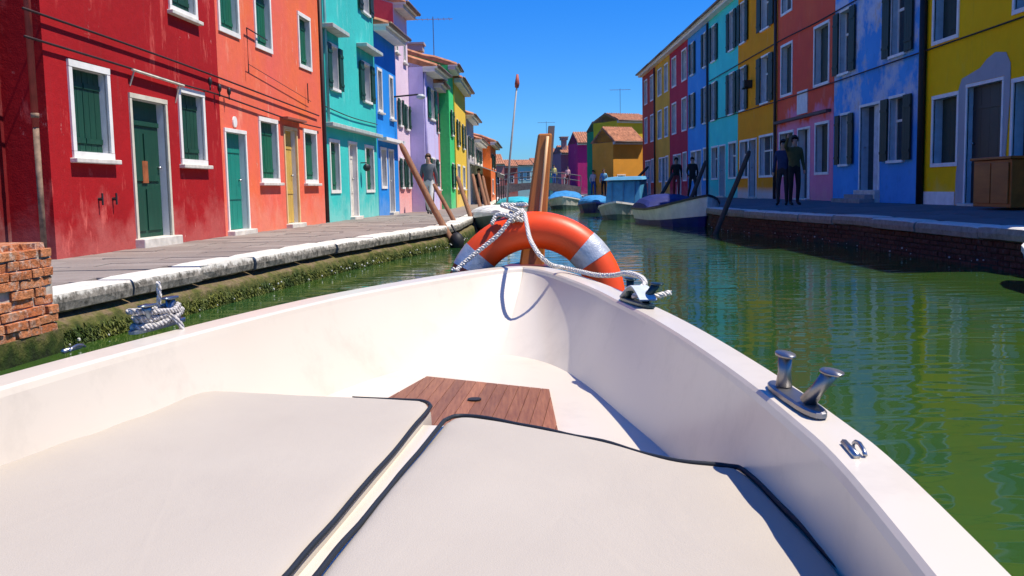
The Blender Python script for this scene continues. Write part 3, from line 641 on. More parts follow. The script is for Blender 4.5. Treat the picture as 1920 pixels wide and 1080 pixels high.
# --- far end of the canal
WOa = frame((9.05, 65.5), (-.86, -.5))(-1)
FO = stucco('far_orange_render', (.92, .40, .05), None, None, .2)
ho2 = house('orange_end_house', 'low orange house facing down the canal with shaded eave and tiled roof', WOa, 0, 2.5, .4, 4.15, FO, 2.4, 0, rise=1.0, over=.22, wins=[(1.5, 2.2, .95, 2.0, 'glass')])
def block(label, name, x0, x1, y, zt, m, rise=.8, wins=(), depth=3.2, rot=-.2):
    W = frame((x1, y), (-1, rot))(-1); return house(name, label, W, 0, x1-x0, .3, zt, m, depth, 0, wins=wins, rise=rise, over=.16)
block('tall yellow house rising behind the low orange house', 'yellow_end_house', 7.7, 10.9, 74, 6.1, stucco('far_yellow', (.85, .55, .03)), .6, rot=-.55)
block('narrow dark green house beside the yellow end house', 'dark_green_house', 6.95, 7.7, 76, 5.6, stucco('far_green', (.02, .30, .13)), .7)
hm = block('magenta house near the bridge on the right', 'magenta_house', 6.0, 7.7, 86, 5.1, stucco('far_magenta', (.60, .03, .18)), 1.0, [(.3, .8, 2.2, 3.1, 'glass', None, False)])
hk = block('dull pink house with a chimney left of the magenta one', 'dull_pink_house', 4.75, 6.2, 90, 4.4, stucco('far_pink', (.55, .20, .24)), .7, [(.3, .7, 2.9, 3.8, 'glass', None, False), (.8, 1.2, 1.2, 2.2, 'glass', None, False)])
chimney(hk, frame((6.2, 90), (-1, -.2))(-1), 1.0, -.6, 4.5, 5.6, stucco('chimney_rose', (.5, .3, .25)))
block('teal green house at the right end of the bridge', 'teal_house', 4.0, 5.0, 98, 4.7, stucco('far_teal', (.03, .22, .2)), .5)
block('pale turquoise house behind the bridge', 'pale_turquoise_house', .9, 2.7, 112, 3.9, stucco('far_pale_turq', (.45, .68, .62)), .6, [(.3, .8, 2.2, 3.2, 'glass', None, False), (1.1, 1.6, 2.2, 3.2, 'glass', None, False)])
block('brick red house at the left end of the bridge', 'red_bridge_house', -.5, .85, 104, 3.6, stucco('far_brick', (.5, .13, .09)), .7, [(.4, .9, 1.8, 2.6, 'glass', None, False)])
block('pink house with broad tiled roof past the awning', 'salmon_house', -2.4, -.55, 98, 3.7, stucco('far_salmon', (.80, .28, .24)), 1.0, [(.5, 1.0, 1.7, 2.5, 'glass', None, False)])
block('low white house closing the canal view', 'white_end_house', 2.7, 4.0, 116, 4.2, CREAM, .6)
# bridge
br = empty('footbridge', (1.9, 85, .6), 'low footbridge with railing crossing the canal far away', 'bridge')
mb = MB(); K = 16; rows = []
for i in range(K+1):
    f = i/K; x = -2.0+8.2*f; zt = 1.25+.45*math.sin(math.pi*f); zb = .35+.75*math.sin(math.pi*f)
    rows.append([(x, 84.2, zb), (x, 84.2, zt), (x, 86.2, zt), (x, 86.2, zb)])
mb.grid(rows, 0, True); mb.build('deck', plain('bridge_brick', (.3, .2, .15), .9, .3), br)
for y in (84.25, 86.1):
    mb = MB()
    for k in (.5, .95): mb.tube([(-2.0+8.2*i/K, y, 1.25+.45*math.sin(math.pi*i/K)+k) for i in range(K+1)], .035, 5)
    mb.build('railing', plain('rail_grey', (.13, .13, .13), .6), br)
    for i in range(0, K+1, 2):
        mb = MB(); x = -2.0+8.2*i/K; z = 1.25+.45*math.sin(math.pi*i/K); mb.tube([(x, y, z), (x, y, z+.98)], .035, 5); mb.build('post', plain('rail_grey', (.13, .13, .13), .6), br)
# awning
aw = empty('restaurant_awning', WL2(16, .5, .5), 'long white restaurant awning on posts over the left quay', 'awning')
mb = MB(); mb.hexa([WL2(11.5, .46, 2.42), WL2(22, .52, 2.42), WL2(22, 1.75, 1.95), WL2(11.5, 1.7, 1.95), WL2(11.5, .46, 2.46), WL2(22, .52, 2.46), WL2(22, 1.75, 1.99), WL2(11.5, 1.7, 1.99)]); mb.build('canopy', plain('awning_cloth', (.72, .69, .62), .8), aw)
mb = MB(); mb.box(WL2, 11.5, 22, 1.705, 1.72, 1.75, 1.98); mb.build('valance', plain('awning_cloth_dark', (.08, .07, .06), .8), aw)
for s in (11.6, 15, 18.5, 21.9):
    mb = MB(); mb.tube([WL2(s, 1.66, .49), WL2(s, 1.66, 1.98)], .03, 6); mb.build('post', DKMETAL, aw)
# TV antennas
for x, y, z, hgt, lb in ((3.4, 88, 5.0, 2.2, 'thin television antenna above the pink roofs'), (8.5, 74, 6.6, 2.0, 'thin television antenna on the yellow end house'), (-3.0, 40, 6.3, 1.9, 'thin television antenna above the green house roof')):
    mb = MB(); mb.tube([(x, y, z-1.2), (x, y, z+hgt)], .022, 5); mb.tube([(x-.8, y, z+hgt-.1), (x+.8, y, z+hgt-.1)], .015, 4)
    for k in range(-3, 4): mb.tube([(x+k*.22, y-.3, z+hgt-.1), (x+k*.22, y+.3, z+hgt-.1)], .01, 4)
    tag(mb.build('tv_antenna', METAL), lb, 'antenna', 'rooftop antennas')

# ------------------------------------------------------------------ brick parapet at the left
BM_ = brick_mat('old_orange_brick', (.50, .15, .055), (.62, .25, .11), (.60, .47, .38)); BMS = [brick_mesh('brick', BM_, i+10) for i in range(6)]
WPp = frame((-3.35, 3.9), (.235, 2.75))(1)
pw = MB(); pw.box(WPp, 0, 2.63, -.45, -.008, .262, .80); pr = pw.build('brick_parapet', MORTAR); tag(pr, 'old orange brick parapet with worn rounded top at left edge', 'parapet')
pb = MB(); pb.box(WPp, -.1, 2.66, -.5, .03, -.6, .26); pb.build('base', MOSSWALL, pr)
ang = math.atan2(2.75, .235)
for c in range(9):
    s = -.02-(c % 2)*.12; zc = .285+c*.063
    while s < 2.5:
        L = random.choice((.24, .25, .24, .12)); L = min(L, 2.62-s)
        if L > .06 and random.random() > .03:
            o = bpy.data.objects.new('brick', BMS[random.randrange(6)]); COL.objects.link(o); o.parent = pr
            x, y, z = WPp(s+L/2, -.045+random.uniform(-.014, .014)+.02*(c < 3), zc); o.location = (x, y, z+random.uniform(-.004, .004)); o.scale = (L-.006, .12, .056); o.rotation_euler = (random.uniform(-.03, .03), random.uniform(-.02, .02), ang+random.uniform(-.02, .02))
        s += L+.008
s = 0
while s < 2.5:     # rounded capping course
    o = bpy.data.objects.new('brick', BMS[random.randrange(6)]); COL.objects.link(o); o.parent = pr; L = .13
    x, y, z = WPp(s+L/2, -.24, .835); o.location = (x, y, z); o.scale = (L-.006, .42, .05); o.rotation_euler = (0, random.uniform(-.02, .02), ang); s += L

# ------------------------------------------------------------------ our boat
yw = R(5.7); AX = Vector((math.sin(yw), math.cos(yw), 0)); PX = Vector((math.cos(yw), -math.sin(yw), 0)); HEEL = .02
def uc(v): return -.40+(.06*min(1, max(0, (v-2.9)/1.1)))
def B(v, u, z):     # boat coordinates: v forward, u to starboard of the camera, z up
    p = AX*v+PX*u; return (p.x, p.y, z-HEEL*(u-uc(v)))
GELC = NT('white_gelcoat'); c = GELC.mix(GELC.rng(GELC.noise(1.2, 5), .3, .7), (.63, .555, .455), (.67, .60, .50)); c = GELC.mix(GELC.math('MULTIPLY', GELC.rng(GELC.noise(4, 9, .74), .53, .72), .38), c, (.45, .40, .33)); GELC.bump(GELC.noise(3, 3), .04, .01)
GEL = GELC.fin(c, .32, 0, .45); GELC.b.inputs['Coat Weight'].default_value = .12; GELC.b.inputs['Coat Roughness'].default_value = .12
boat = empty('motor_boat', tuple(AX*1.5+PX*-.4), 'white open motor boat we ride in, bow pointing up the canal', 'boat')
RIM = [(-1.6, .70), (-.6, .75), (.5, .77), (1.2, .775), (1.5, .755), (1.85, .712), (2.3, .638), (2.7, .555), (3.1, .447), (3.4, .345), (3.7, .228), (3.86, .148), (3.945, .085), (3.987, .035), (4.0, 0)]
FLO = [(-1.6, .62), (-.6, .67), (.3, .685), (1.0, .695), (1.3, .68), (1.62, .625), (2.07, .535), (2.475, .43), (2.8, .345), (3.0, .275), (3.15, .20), (3.25, .125), (3.315, .045), (3.33, 0)]
def dense(c, n=5): return [(p.x, p.y) for p in smoothcurve([Vector((a, b, 0)) for a, b in c], n)]
RD = dense(RIM); FD = dense(FLO)
def gz(v): return .83-.01*max(0, 3.9-v)
def offs(c, d):   # inset curve (mirrored at the bow)
    out = []
    for i in range(len(c)):
        a = c[max(i-1, 0)]; b = c[i+1] if i+1 < len(c) else (c[-2][0], -c[-2][1]); l = math.dist(a, b) or 1
        out.append((c[i][0]+d*(b[1]-a[1])/l, max(0.0, c[i][1]-d*(b[0]-a[0])/l)))
    for i in range(len(out)): # keep the inset from folding at the tip
        if out[i][0] > out[-1][0]-.001: out[i] = (out[-1][0]-.001, out[i][1])
    out[-1] = (out[-1][0], 0.0)
    return out
def both(c, zf, dz=0):   # full outline port -> bow -> starboard
    L = [B(v, uc(v)-max(u, 0), zf(v)+dz) for v, u in c]; Rr = [B(v, uc(v)+max(u, 0), zf(v)+dz) for v, u in reversed(c[:-1])]
    return L+Rr
RI = offs(RD, .078); RI[-1] = (RI[-1][0], 0)
mb = MB(); r1 = offs(RD, .012); r1[-1] = (r1[-1][0], 0); r2 = offs(RD, .062); r2[-1] = (r2[-1][0], 0); r3 = offs(RD, .082); r3[-1] = (r3[-1][0], 0)
rim_rows = [both(RD, gz, -.10), both(RD, gz, -.02), both(RD, gz, -.006), both(offs(RD, .005), gz, 0), both(offs(RD, .036), gz, .001), both(offs(RD, .0735), gz, .0), both(offs(RD, .079), gz, -.006), both(r3, gz, -.018)]
for k0, k1 in ((0, 3), (2, 4), (3, 6), (5, 7), (6, 8)): mb.grid(rim_rows[k0:k1])
mb.build('gunwale', GEL, boat, smooth=True, fix=False)
# inner wall and sole
mb = MB(); rows = []
for k, f in enumerate((0, .12, .3, .5, .7, .85, .94, .985, 1.0)):
    zz = [gz(v)-.018 for v, u in r3]
    cur = []
    for (v0, u0), (v1, u1) in zip(r3, FD):
        e = f**1.12; cur.append((v0+(v1-v0)*e, u0+(u1-u0)*e))
    lo = .57
    zf = (lambda f: (lambda v: (gz(v)-.018)*(1-min(1, f*1.0))+lo*min(1, f*1.0)))(f if f < .94 else f)
    rows.append(both(cur, zf))
mb.grid(rows); fl = both(FD, lambda v: .57); n = len(FD)
mb.grid([[fl[i], fl[len(fl)-1-i]] for i in range(n-1)])
mb.build('inner_liner', GEL, boat, smooth=True, fix=False)
# outer hull with raked stem
def hull_ring(z, tip, k):
    c = [(v if v < 2.6 else 2.6+(v-2.6)*(tip-2.6)/1.4, max(0, u)*k*(1 if v < 2.9 else max(.0, 1))) for v, u in RD]; return both(c, lambda v: z)
mb = MB(); mb.grid([hull_ring(.74, 4.02, 1.0), hull_ring(.55, 3.98, .97), hull_ring(.3, 3.86, .90), hull_ring(.05, 3.6, .82), hull_ring(-.25, 3.2, .6)]); mb.build('outer_hull', GEL, boat, smooth=True, fix=False)
# foredeck wedge in front of the coaming
DK = plain('maroon_deck', (.10, .018, .022), .45, .3, 8); fd = [(4.0, .12), (4.1, .125), (4.25, .10), (4.4, .055), (4.47, 0)]
mb = MB(); mb.grid([both(fd, lambda v: .815), both([(v-.05*(v > 3.8), u*.7) for v, u in fd], lambda v: .60)]); f2 = both(fd, lambda v: .815); m = len(fd); mb.grid([[f2[i], f2[len(f2)-1-i]] for i in range(m-1)]); mb.build('foredeck', DK, boat, fix=False)
POSTW = wood('varnished_post', (.42, .135, .022), (.58, .21, .04), 9, (4, 4, .25), .32)
mb = MB()
def postring(c, w, d): return [(c[0]-w, c[1]-d, c[2]), (c[0]+w, c[1]-d, c[2]), (c[0]+w, c[1]+d, c[2]), (c[0]-w, c[1]+d, c[2])]
a = Vector((.082, 4.32, .74)); b = Vector((.162, 4.36, 1.395))
mb.grid([postring(a.lerp(b, f), .058*(1-f)+.031*f, .05*(1-f)+.03*f) for f in (0, .25, .5, .75, 1)], 0, True)
mb.f.append((16, 17, 18, 19)); mb.m.append(0); sp = mb.build('stem_post', POSTW, boat, bevel=.008)
mb = MB(); mb.grid([postring(a.lerp(b, f)+Vector((.05*(1-f)+.031*f, .03, .035*f)), .014, .03) for f in (.72, .86, 1)], 0, True); mb.f.append((8, 9, 10, 11)); mb.m.append(0); mb.build('cap', plain('aged_grey_wood', (.22, .18, .15), .8, .3), sp)
mb = MB(); P = [a.lerp(b, f)+Vector((.012, -.055*(1-f)-.034*f, 0)) for f in (.15, .4, .7, .98)]; mb.tube(P, .007, 6); mb.build('groove_strip', plain('light_wood_strip', (.7, .42, .2), .5), sp, smooth=True)
mb = MB(); mb.tube(both([(v, u+.008) for v, u in RD[:-1]]+[(4.008, 0)], gz, -.035), .013, 8); mb.build('rub_rail', plain('grey_rub_rail', (.22, .22, .23), .6), boat, smooth=True)
# teak hatch: separate staves
TK = wood('teak', (.19, .065, .028), (.33, .135, .06), 26, (6, .35, 1), .5)
hp_ = [(1.95, -.59), (2.52, -.615), (2.88, -.557), (2.725, -.17), (2.235, -.119), (1.95, -.095)]
mb = MB(); q = [B(v, u, .575) for v, u in hp_]; mb.add([(x, y, z-.012) for x, y, z in q]+[(x, y, z-.001) for x, y, z in q], [(6, 7, 8, 9, 10, 11)]+[(i, (i+1) % 6, 6+(i+1) % 6, 6+i) for i in range(6)])
hatch = mb.build('teak_hatch', plain('teak_joint', (.07, .028, .014), .7), boat)
def clip(poly, u0, u1):
    for lim, sgn in ((u0, 1), (u1, -1)):
        out = []
        for i in range(len(poly)):
            a, b = poly[i], poly[(i+1) % len(poly)]; ia, ib = sgn*(a[1]-lim) >= 0, sgn*(b[1]-lim) >= 0
            if ia: out.append(a)
            if ia != ib:
                f = (lim-a[1])/(b[1]-a[1]); out.append((a[0]+(b[0]-a[0])*f, lim))
        poly = out
        if not poly: return []
    return poly
TKM = []
for i in range(4):
    t = NT('teak_stave_%d' % i); f = t.noise(30, 7, .65, (5, .3, 1), (0, 0, yw)); k = (.8, 1.0, 1.2, .92)[i]
    c = t.mix(t.rng(f, .3, .7), sc((.17, .058, .026), k), sc((.31, .125, .058), k)); t.bump(f, .25, .002); TKM.append(t.fin(c, .5, 0, .35))
u = -.66; i = 0
while u < -.08:
    pl = clip(hp_, u+.0006, u+.0325)
    if len(pl) > 2:
        mb = MB(); q = [B(v, x, .5785) for v, x in pl]; n = len(q); mb.add([(x, y, z-.006) for x, y, z in q]+q, [tuple(range(n, 2*n))]+[(j, (j+1) % n, n+(j+1) % n, n+j) for j in range(n)]); mb.build('stave', TKM[random.randrange(4)], hatch)
    u += .0333; i += 1
mb = MB(); c = Vector(B(2.56, -.365, .5795)); mb.tube([c, c+Vector((0, 0, .0035))], .019, 20); mb.build('finger_pull', BLACK, hatch)
# cleats and pad eyes
def cleat(v, u, yaw_, ln=.27, tilt=0.0, m=METAL):
    o = MB(); fr = lambda a, b, c: B(v+a*math.cos(yaw_)-b*math.sin(yaw_), u+a*math.sin(yaw_)+b*math.cos(yaw_), gz(v)+.003+c)
    pl = []
    for k in range(20):
        q = 2*math.pi*k/20; pl.append((ln/2*math.copysign(abs(math.cos(q))**.6, math.cos(q)), .020*math.copysign(abs(math.sin(q))**.8, math.sin(q))))
    n = 20; o.add([fr(a, b, 0) for a, b in pl]+[fr(a, b, .007) for a, b in pl]+[fr(a*.96, b*.8, .010) for a, b in pl], [tuple(range(2*n, 3*n))]+[(i, (i+1) % n, n+(i+1) % n, n+i) for i in range(n)]+[(n+i, n+(i+1) % n, 2*n+(i+1) % n, 2*n+i) for i in range(n)])
    c = o.build('cleat', m, boat)
    for sg in (-1, 1):
        p = MB(); a0 = sg*ln*.24; top = fr(a0+sg*.012*0-(.0 if sg > 0 else .03), .022*(1 if sg < 0 else 0)+.002, .062); bot = fr(a0, 0, .012); p.tube([bot, Vector(bot).lerp(Vector(top), .5), top], [.014, .011, .012], 10); hd = Vector(top)
        axis = (Vector(top)-Vector(bot)).normalized(); rows = []
        fa = Vector(fr(1, 0, 0))-Vector(fr(0, 0, 0)); fb = Vector(fr(0, 1, 0))-Vector(fr(0, 0, 0))
        for dz, kk in ((0, .55), (.002, .97), (.005, 1.0), (.007, .95), (.008, .0)):
            rows.append([tuple(hd+axis*dz+fa*(.034*kk*math.cos(2*math.pi*j/16))+fb*(.015*kk*math.sin(2*math.pi*j/16))) for j in range(16)])
        p.grid(rows, 0, True); p.build('horn', m, c, smooth=True)
    return fr
cleat(1.585, .305, -.13, .25, m=plain('polished_steel', (.30, .29, .29), .42, .1, 20, 0, 40, 1.0))
cfl = cleat(2.24, -1.098, -.06+.12, .25, m=plain('blue_grey_steel', (.2, .24, .28), .3, .1, 20, 0, 40, .9))
cff = cleat(2.80, .085, -.34, .24, m=plain('dark_cleat', (.03, .06, .07), .35, .1, 20, 0, 40, .6))
for v, u_, s_ in ((1.30, .335, 1), (1.93, -1.13, -1)):
    mb = MB(); c = Vector(B(v, u_, gz(v)+.004)); mb.tube([c+AX*-.03, c+AX*-.02+Vector((0, 0, .005)), c+AX*.0+Vector((0, 0, .008)), c+AX*.02+Vector((0, 0, .005)), c+AX*.03], .003, 8); mb.tube([c+AX*-.035-PX*.012, c+AX*.035-PX*.012], .005, 6); mb.build('pad_eye', METAL, boat, smooth=True)

# cushions
t = NT('cushion_fabric'); c = t.mix(t.rng(t.noise(2.2, 5), .3, .7), (.41, .36, .30), (.44, .39, .325)); wv = t.n('ShaderNodeTexWave', bands_direction='X'); wv.inputs['Scale'].default_value = 260; t.l(t.pos, wv.inputs['Vector'])
c = t.mix(t.math('MULTIPLY', t.rng(t.noise(420, 2), .35, .65), .12), c, (.45, .42, .4)); t.bump(t.math('ADD', t.math('MULTIPLY', t.noise(3.2, 5, .55, (1, .6, 1), None, .3), 2.5), t.math('MULTIPLY', t.noise(420, 2), .25)), .25, .012); FAB = t.fin(c, .9, 0, .2)
PIPE = plain('navy_piping', (.012, .016, .022), .6)
def cushion(name, label, poly, pipe, ztop=.66):
    P = [(p.x, p.y) for p in smoothcurve([Vector((a, b, 0)) for a, b in poly+[poly[0]]], 8)][:-1]
    cv = sum(p[0] for p in P)/len(P); cu = sum(p[1] for p in P)/len(P); root = empty(name, B(cv, cu, .60), label, 'cushion', 'sun pad cushions')
    rows = []
    for k, z in ((.985, .573), (1.0, .60), (1.003, .63), (1.0, .652), (.994, ztop-.002), (.985, ztop+.003), (.965, ztop+.007), (.94, ztop+.0095), (.9, ztop+.0115), (.84, ztop+.013), (.77, ztop+.0138), (.69, ztop+.0144), (.6, ztop+.0147), (.5, ztop+.015), (.4, ztop+.015), (.3, ztop+.015), (.2, ztop+.015), (.1, ztop+.015), (.0, ztop+.015)):
        rows.append([(lambda v, u: (lambda b: (b[0], b[1], b[2]+(.007*noise.noise((v*3, u*3, 1))+.0045*noise.noise((v*11, u*11, 4))*max(0, 1-(ztop+.015-z)/.012)*(1 if k > .8 else .35) if z > ztop else 0)))(B(v, u, z)))(cv+(a-cv)*k, cu+(b-cu)*k) for a, b in P])
    mb = MB(); mb.grid(rows, 0, True); mb.build('pad', FAB, root, smooth=True, fix=False)
    mb = MB(); pp = smoothcurve([Vector((a, b, 0)) for a, b in pipe], 8); mb.tube([B(p.x, p.y, ztop+.0065+.003*noise.noise((p.x*9, p.y*9, 0))) for p in pp], [.0047*min(1, .3+i_/14) for i_ in range(len(pp))], 8); mb.build('piping', PIPE, root, smooth=True)
    return root
CL = [(.2, -1.16), (.8, -1.165), (1.3, -1.155), (1.63, -1.118), (1.84, -1.083), (2.10, -1.025), (2.205, -.99), (2.215, -.93), (2.19, -.7), (2.155, -.46), (2.145, -.425), (2.11, -.404), (2.03, -.398), (1.54, -.403), (1.16, -.41), (.7, -.42), (.2, -.42)]
CR = [(.2, -.375), (.7, -.375), (1.16, -.372), (1.38, -.364), (1.9, -.348), (1.98, -.342), (2.02, -.321), (2.0, -.26), (1.93, -.154), (1.83, -.012), (1.72, .114), (1.69, .205), (1.66, .236), (1.46, .268), (1.19, .298), (.7, .312), (.2, .31)]
cushion('sun_pad', 'pale grey canvas sun pad on the port side of the boat', CL, [(2.175, -.6), (2.155, -.46), (2.145, -.425), (2.11, -.404), (2.03, -.398), (1.54, -.403), (1.16, -.41), (.7, -.42), (.2, -.42)])
cushion('sun_pad', 'pale grey canvas sun pad on the starboard side with dark piping all round', CR, CR[:-1])

mb = MB(); mb.hexa([B(.2, -.425, .572), B(.2, -.37, .572), B(2.0, -.342, .572), B(2.0, -.405, .572), B(.2, -.425, .648), B(.2, -.37, .648), B(2.0, -.342, .648), B(2.0, -.405, .648)]); mb.build('gap_filler', GEL, boat)  # added strip that keeps the gap between the cushions from going dark
# life ring
lr = empty('life_ring', (.097, 4.08, .28), 'orange life ring with silver bands propped at the bow post', 'life ring')
RC_ = Vector((.097, 4.085, .669)); TA = Matrix.Rotation(R(-4), 3, 'Z') @ Matrix.Rotation(R(-6), 3, 'X')
def rp(a, q, R0=.308, r=.079): # a round the ring, q round the tube
    k = R0+r*math.cos(q); return tuple(RC_+TA @ Vector((k*math.cos(a), -r*.92*math.sin(q), k*math.sin(a))))
t = NT('life_ring_orange'); c = t.mix(t.rng(t.noise(3, 5), .3, .7), (.86, .060, .004), (.90, .080, .006)); c = t.mix(t.math('MULTIPLY', t.rng(t.noise(14, 6), .55, .75), .3), c, (.5, .05, .02)); t.bump(t.noise(60, 4), .08, .004); ORG = t.fin(c, .42, 0, .4)
mb = MB(); mb.grid([[rp(2*math.pi*i/96, 2*math.pi*j/28) for j in range(28)] for i in range(97)], 0, True); mb.build('ring', ORG, lr, smooth=True, fix=False)
t = NT('reflective_tape'); br_ = t.n('ShaderNodeTexVoronoi'); br_.inputs['Scale'].default_value = 130; t.l(t.pos, br_.inputs['Vector']); c = t.mix(t.rng(t.noise(25, 5), .4, .65), (.56, .57, .59), (.38, .40, .43)); t.bump(br_.outputs[0], .3, .003); TAPE = t.fin(c, .38, .25, .5)
for ac in (41, 146, 221, 319):
    mb = MB(); mb.grid([[rp(R(ac-7.6+15.2*i/8), 2*math.pi*j/28, .308, .0812) for j in range(28)] for i in range(9)], 0, True); mb.build('reflective_band', TAPE, lr, smooth=True, fix=False)
# ropes
def rope_mat(name, a, b):
    t = NT(name); w = t.n('ShaderNodeTexWave', bands_direction='DIAGONAL'); w.inputs['Scale'].default_value = 38; w.inputs['Distortion'].default_value = 1.5; t.l(t.pos, w.inputs['Vector'])
    t.bump(w.outputs['Fac'], .8, .006); return t.fin(t.mix(t.math('MULTIPLY', w.outputs['Fac'], .8), a, b), .85, 0, .2)
ROPE = rope_mat('white_rope', (.74, .71, .66), (.5, .46, .41)); ROPEG = rope_mat('grey_rope', (.60, .57, .54), (.26, .24, .23))
def twist(mb, pts, r, n=10, m=0, pitch=.055):
    """three-strand laid rope"""
    P = smoothcurve(pts, n); acc = [0]
    for a, b in zip(P[:-1], P[1:]): acc.append(acc[-1]+(b-a).length)
    D = []; L = acc[-1]; k = max(12, int(L/(pitch/7))); j = 0
    for i in range(k+1):
        d = L*i/k
        while j < len(acc)-2 and acc[j+1] < d: j += 1
        f = (d-acc[j])/max(1e-6, acc[j+1]-acc[j]); D.append((P[j].lerp(P[j+1], min(1, f)), d))
    for s in range(3):
        Q = []
        for i, (p, d) in enumerate(D):
            tt = (D[min(i+1, k)][0]-D[max(i-1, 0)][0]).normalized(); x = tt.cross(Vector((.2, .3, .93)))
            x = x.normalized() if x.length > .05 else tt.cross(Vector((1, 0, 0))).normalized(); y = tt.cross(x)
            q = 2*math.pi*(d/pitch+s/3); Q.append(p+(x*math.cos(q)+y*math.sin(q))*r*.44)
        mb.tube(Q, r*.60, 7, m)
bl = empty('bow_line', (.06, 4.0, .83), 'white rope from life ring top sagging over the rim to the cleat', 'rope')
mb = MB(); twist(mb, [(.055, 4.02, 1.052), (.06, 3.985, 1.045), (.066, 3.86, 1.0), (.075, 3.70, .955), (.105, 3.58, .905), (.147, 3.60, .865), (.20, 3.70, .845), (.255, 3.6, .838), (.305, 3.43, .838), (.351, 3.3, .848), (.379, 3.15, .868), (.402, 3.02, .869), (.408, 2.93, .858), (.385, 2.86, .848), (.355, 2.86, .842), (.348, 2.90, .838)], .009); mb.build('strand', ROPE, bl, smooth=True)
mb = MB(); twist(mb, [(.352, 2.78, .832), (.375, 2.76, .842), (.398, 2.72, .838), (.425, 2.72, .842), (.454, 2.74, .846)], .009); mb.build('loose_end', ROPE, bl, smooth=True)
mb = MB()
mb.grid([[tuple(Vector(B(2.80+a, .085+b*.03+.1*w, gz(2.8)+.012+.038*math.sin(math.pi*k/8)*1.0))) for w in (-.0, .0)] for a, b, k in ()]) if False else None
S0 = [Vector(B(2.88, .06, .835)), Vector(B(2.80, .09, .875)), Vector(B(2.70, .115, .845))]; rows = []
for p in smoothcurve(S0, 6): rows.append([tuple(p-PX*.024), tuple(p+PX*.024), tuple(p+PX*.024+Vector((0, 0, -.004))), tuple(p-PX*.024+Vector((0, 0, -.004)))])
mb.grid(rows, 0, True); mb.build('webbing_strap', plain('grey_webbing', (.5, .55, .57), .8, .15, 30), bl)
gl = empty('grab_line', (-.1, 3.96, .83), 'white rope running from the ring top down to the left', 'rope')
mb = MB(); twist(mb, [(.045, 4.0, 1.055), (.01, 3.975, 1.036), (-.051, 3.96, .967), (-.129, 3.945, .905), (-.2, 3.925, .850), (-.225, 3.90, .825), (-.235, 3.83, .836)], .0098); mb.build('strand', ROPE, gl, smooth=True)
mb = MB()
for ac in (97, 100.5, 104): twist(mb, [rp(R(ac), -.9+2.0*j/8, .308, .089) for j in range(9)], .0105, 3)
twist(mb, [rp(R(97), 1.2, .308, .10), rp(R(104), 1.0, .308, .115), rp(R(112), .6, .308, .112), rp(R(118), .9, .308, .105)], .010); twist(mb, [rp(R(98), .6, .308, .10), rp(R(108), .2, .308, .13), rp(R(101), -.2, .308, .12), rp(R(94), .2, .308, .11)], .010)
mb.build('knot', ROPE, gl, smooth=True)
cr = empty('coiled_rope', B(2.24, -1.07, .82), 'grey rope wound around the port side cleat', 'rope')
mb = MB()
for k in range(6):
    zz = .014+.0055*k; wd = .024+.006*math.sin(k*1.7); ln = .098+.012*math.sin(k*2.9); ph = random.uniform(-.01, .01); tl = .013*math.sin(k*2.1)
    pts = []
    for j in range(13):
        q = 2*math.pi*j/12; pts.append(cfl(ln*math.cos(q)+ph, wd*math.sin(q), zz+tl*math.cos(q)))
    twist(mb, pts, .0075, 4)
mb.build('coil', ROPEG, cr, smooth=True)
mb = MB(); twist(mb, [cfl(.0, .03, .03), cfl(-.004, .058, .012), cfl(-.006, .070, -.02), cfl(-.004, .072, -.06)], .007, 8); mb.build('hanging_end', ROPEG, cr, smooth=True)
mb = MB(); twist(mb, [cfl(.02, -.01, .05), cfl(.012, .0, .075), cfl(.004, .004, .112)], .0062, 8); mb.build('upright_end', ROPE, cr, smooth=True)

# ------------------------------------------------------------------ mooring poles
PW_ = wood('pole_wood', (.20, .085, .045), (.34, .17, .09), 10, (3, 3, .3), .8); PD = wood('shaded_pole_wood', (.05, .04, .035), (.10, .08, .065), 10, (3, 3, .3), .85)  # right-hand poles: their shade goes into the darker wood colour
def pole(label, top, bot, r, m):
    a, b = Vector(bot), Vector(top); d = (b-a); b0 = a-d.normalized()*((a.z+.7)/max(.2, d.normalized().z)); P = [b0.lerp(b, f)+Vector((noise.noise((f*3, r*90, b.x))*.02, 0, 0)) for f in (0, .2, .4, .6, .8, .97, 1)]
    mb = MB(); mb.tube(P, [r*1.1, r*1.08, r*1.05, r, r*.95, r*.9, r*.6], 9); p = mb.build('mooring_pole', m, smooth=True); tag(p, label, 'pole', 'wooden mooring poles')
for lb, tp, bt, r, m in [('long brown mooring pole leaning left, nearest on the left quay', (-2.092, 18.6, 2.057), (-1.097, 17.9, .182), .062, PW_),
    ('second brown pole behind the nearest leaning one', (-1.689, 21.5, 1.3), (-1.15, 21, .305), .05, PW_), ('third leaning pole along the left curb', (-1.358, 25, 1.5), (-.98, 24, .443), .06, PW_),
    ('pale pole first of the far left cluster', (-1.194, 31, 1.65), (-.9, 30, .45), .06, PW_), ('middle pole of the far left cluster', (-1.071, 33, 1.70), (-.76, 32, .45), .06, PW_), ('last pole of the far left cluster', (-1.011, 36, 1.66), (-.74, 35, .45), .06, PW_),
    ('dark pole leaning right beside the white and blue boat bow', (5.205, 21, 1.875), (4.62, 20.8, .542), .055, PD), ('dark pole behind the white and blue boat', (5.589, 27.5, 1.839), (5.0, 27, .6), .06, PD), ('dark pole next to the blue cabin boat', (5.935, 35, 1.609), (5.2, 34, .6), .065, PD), ('dark pole leaning over the cabin boat roof', (6.6, 46, 2.1), (5.0, 45, .6), .07, PD)]:
    pole(lb, tp, bt, r, m)

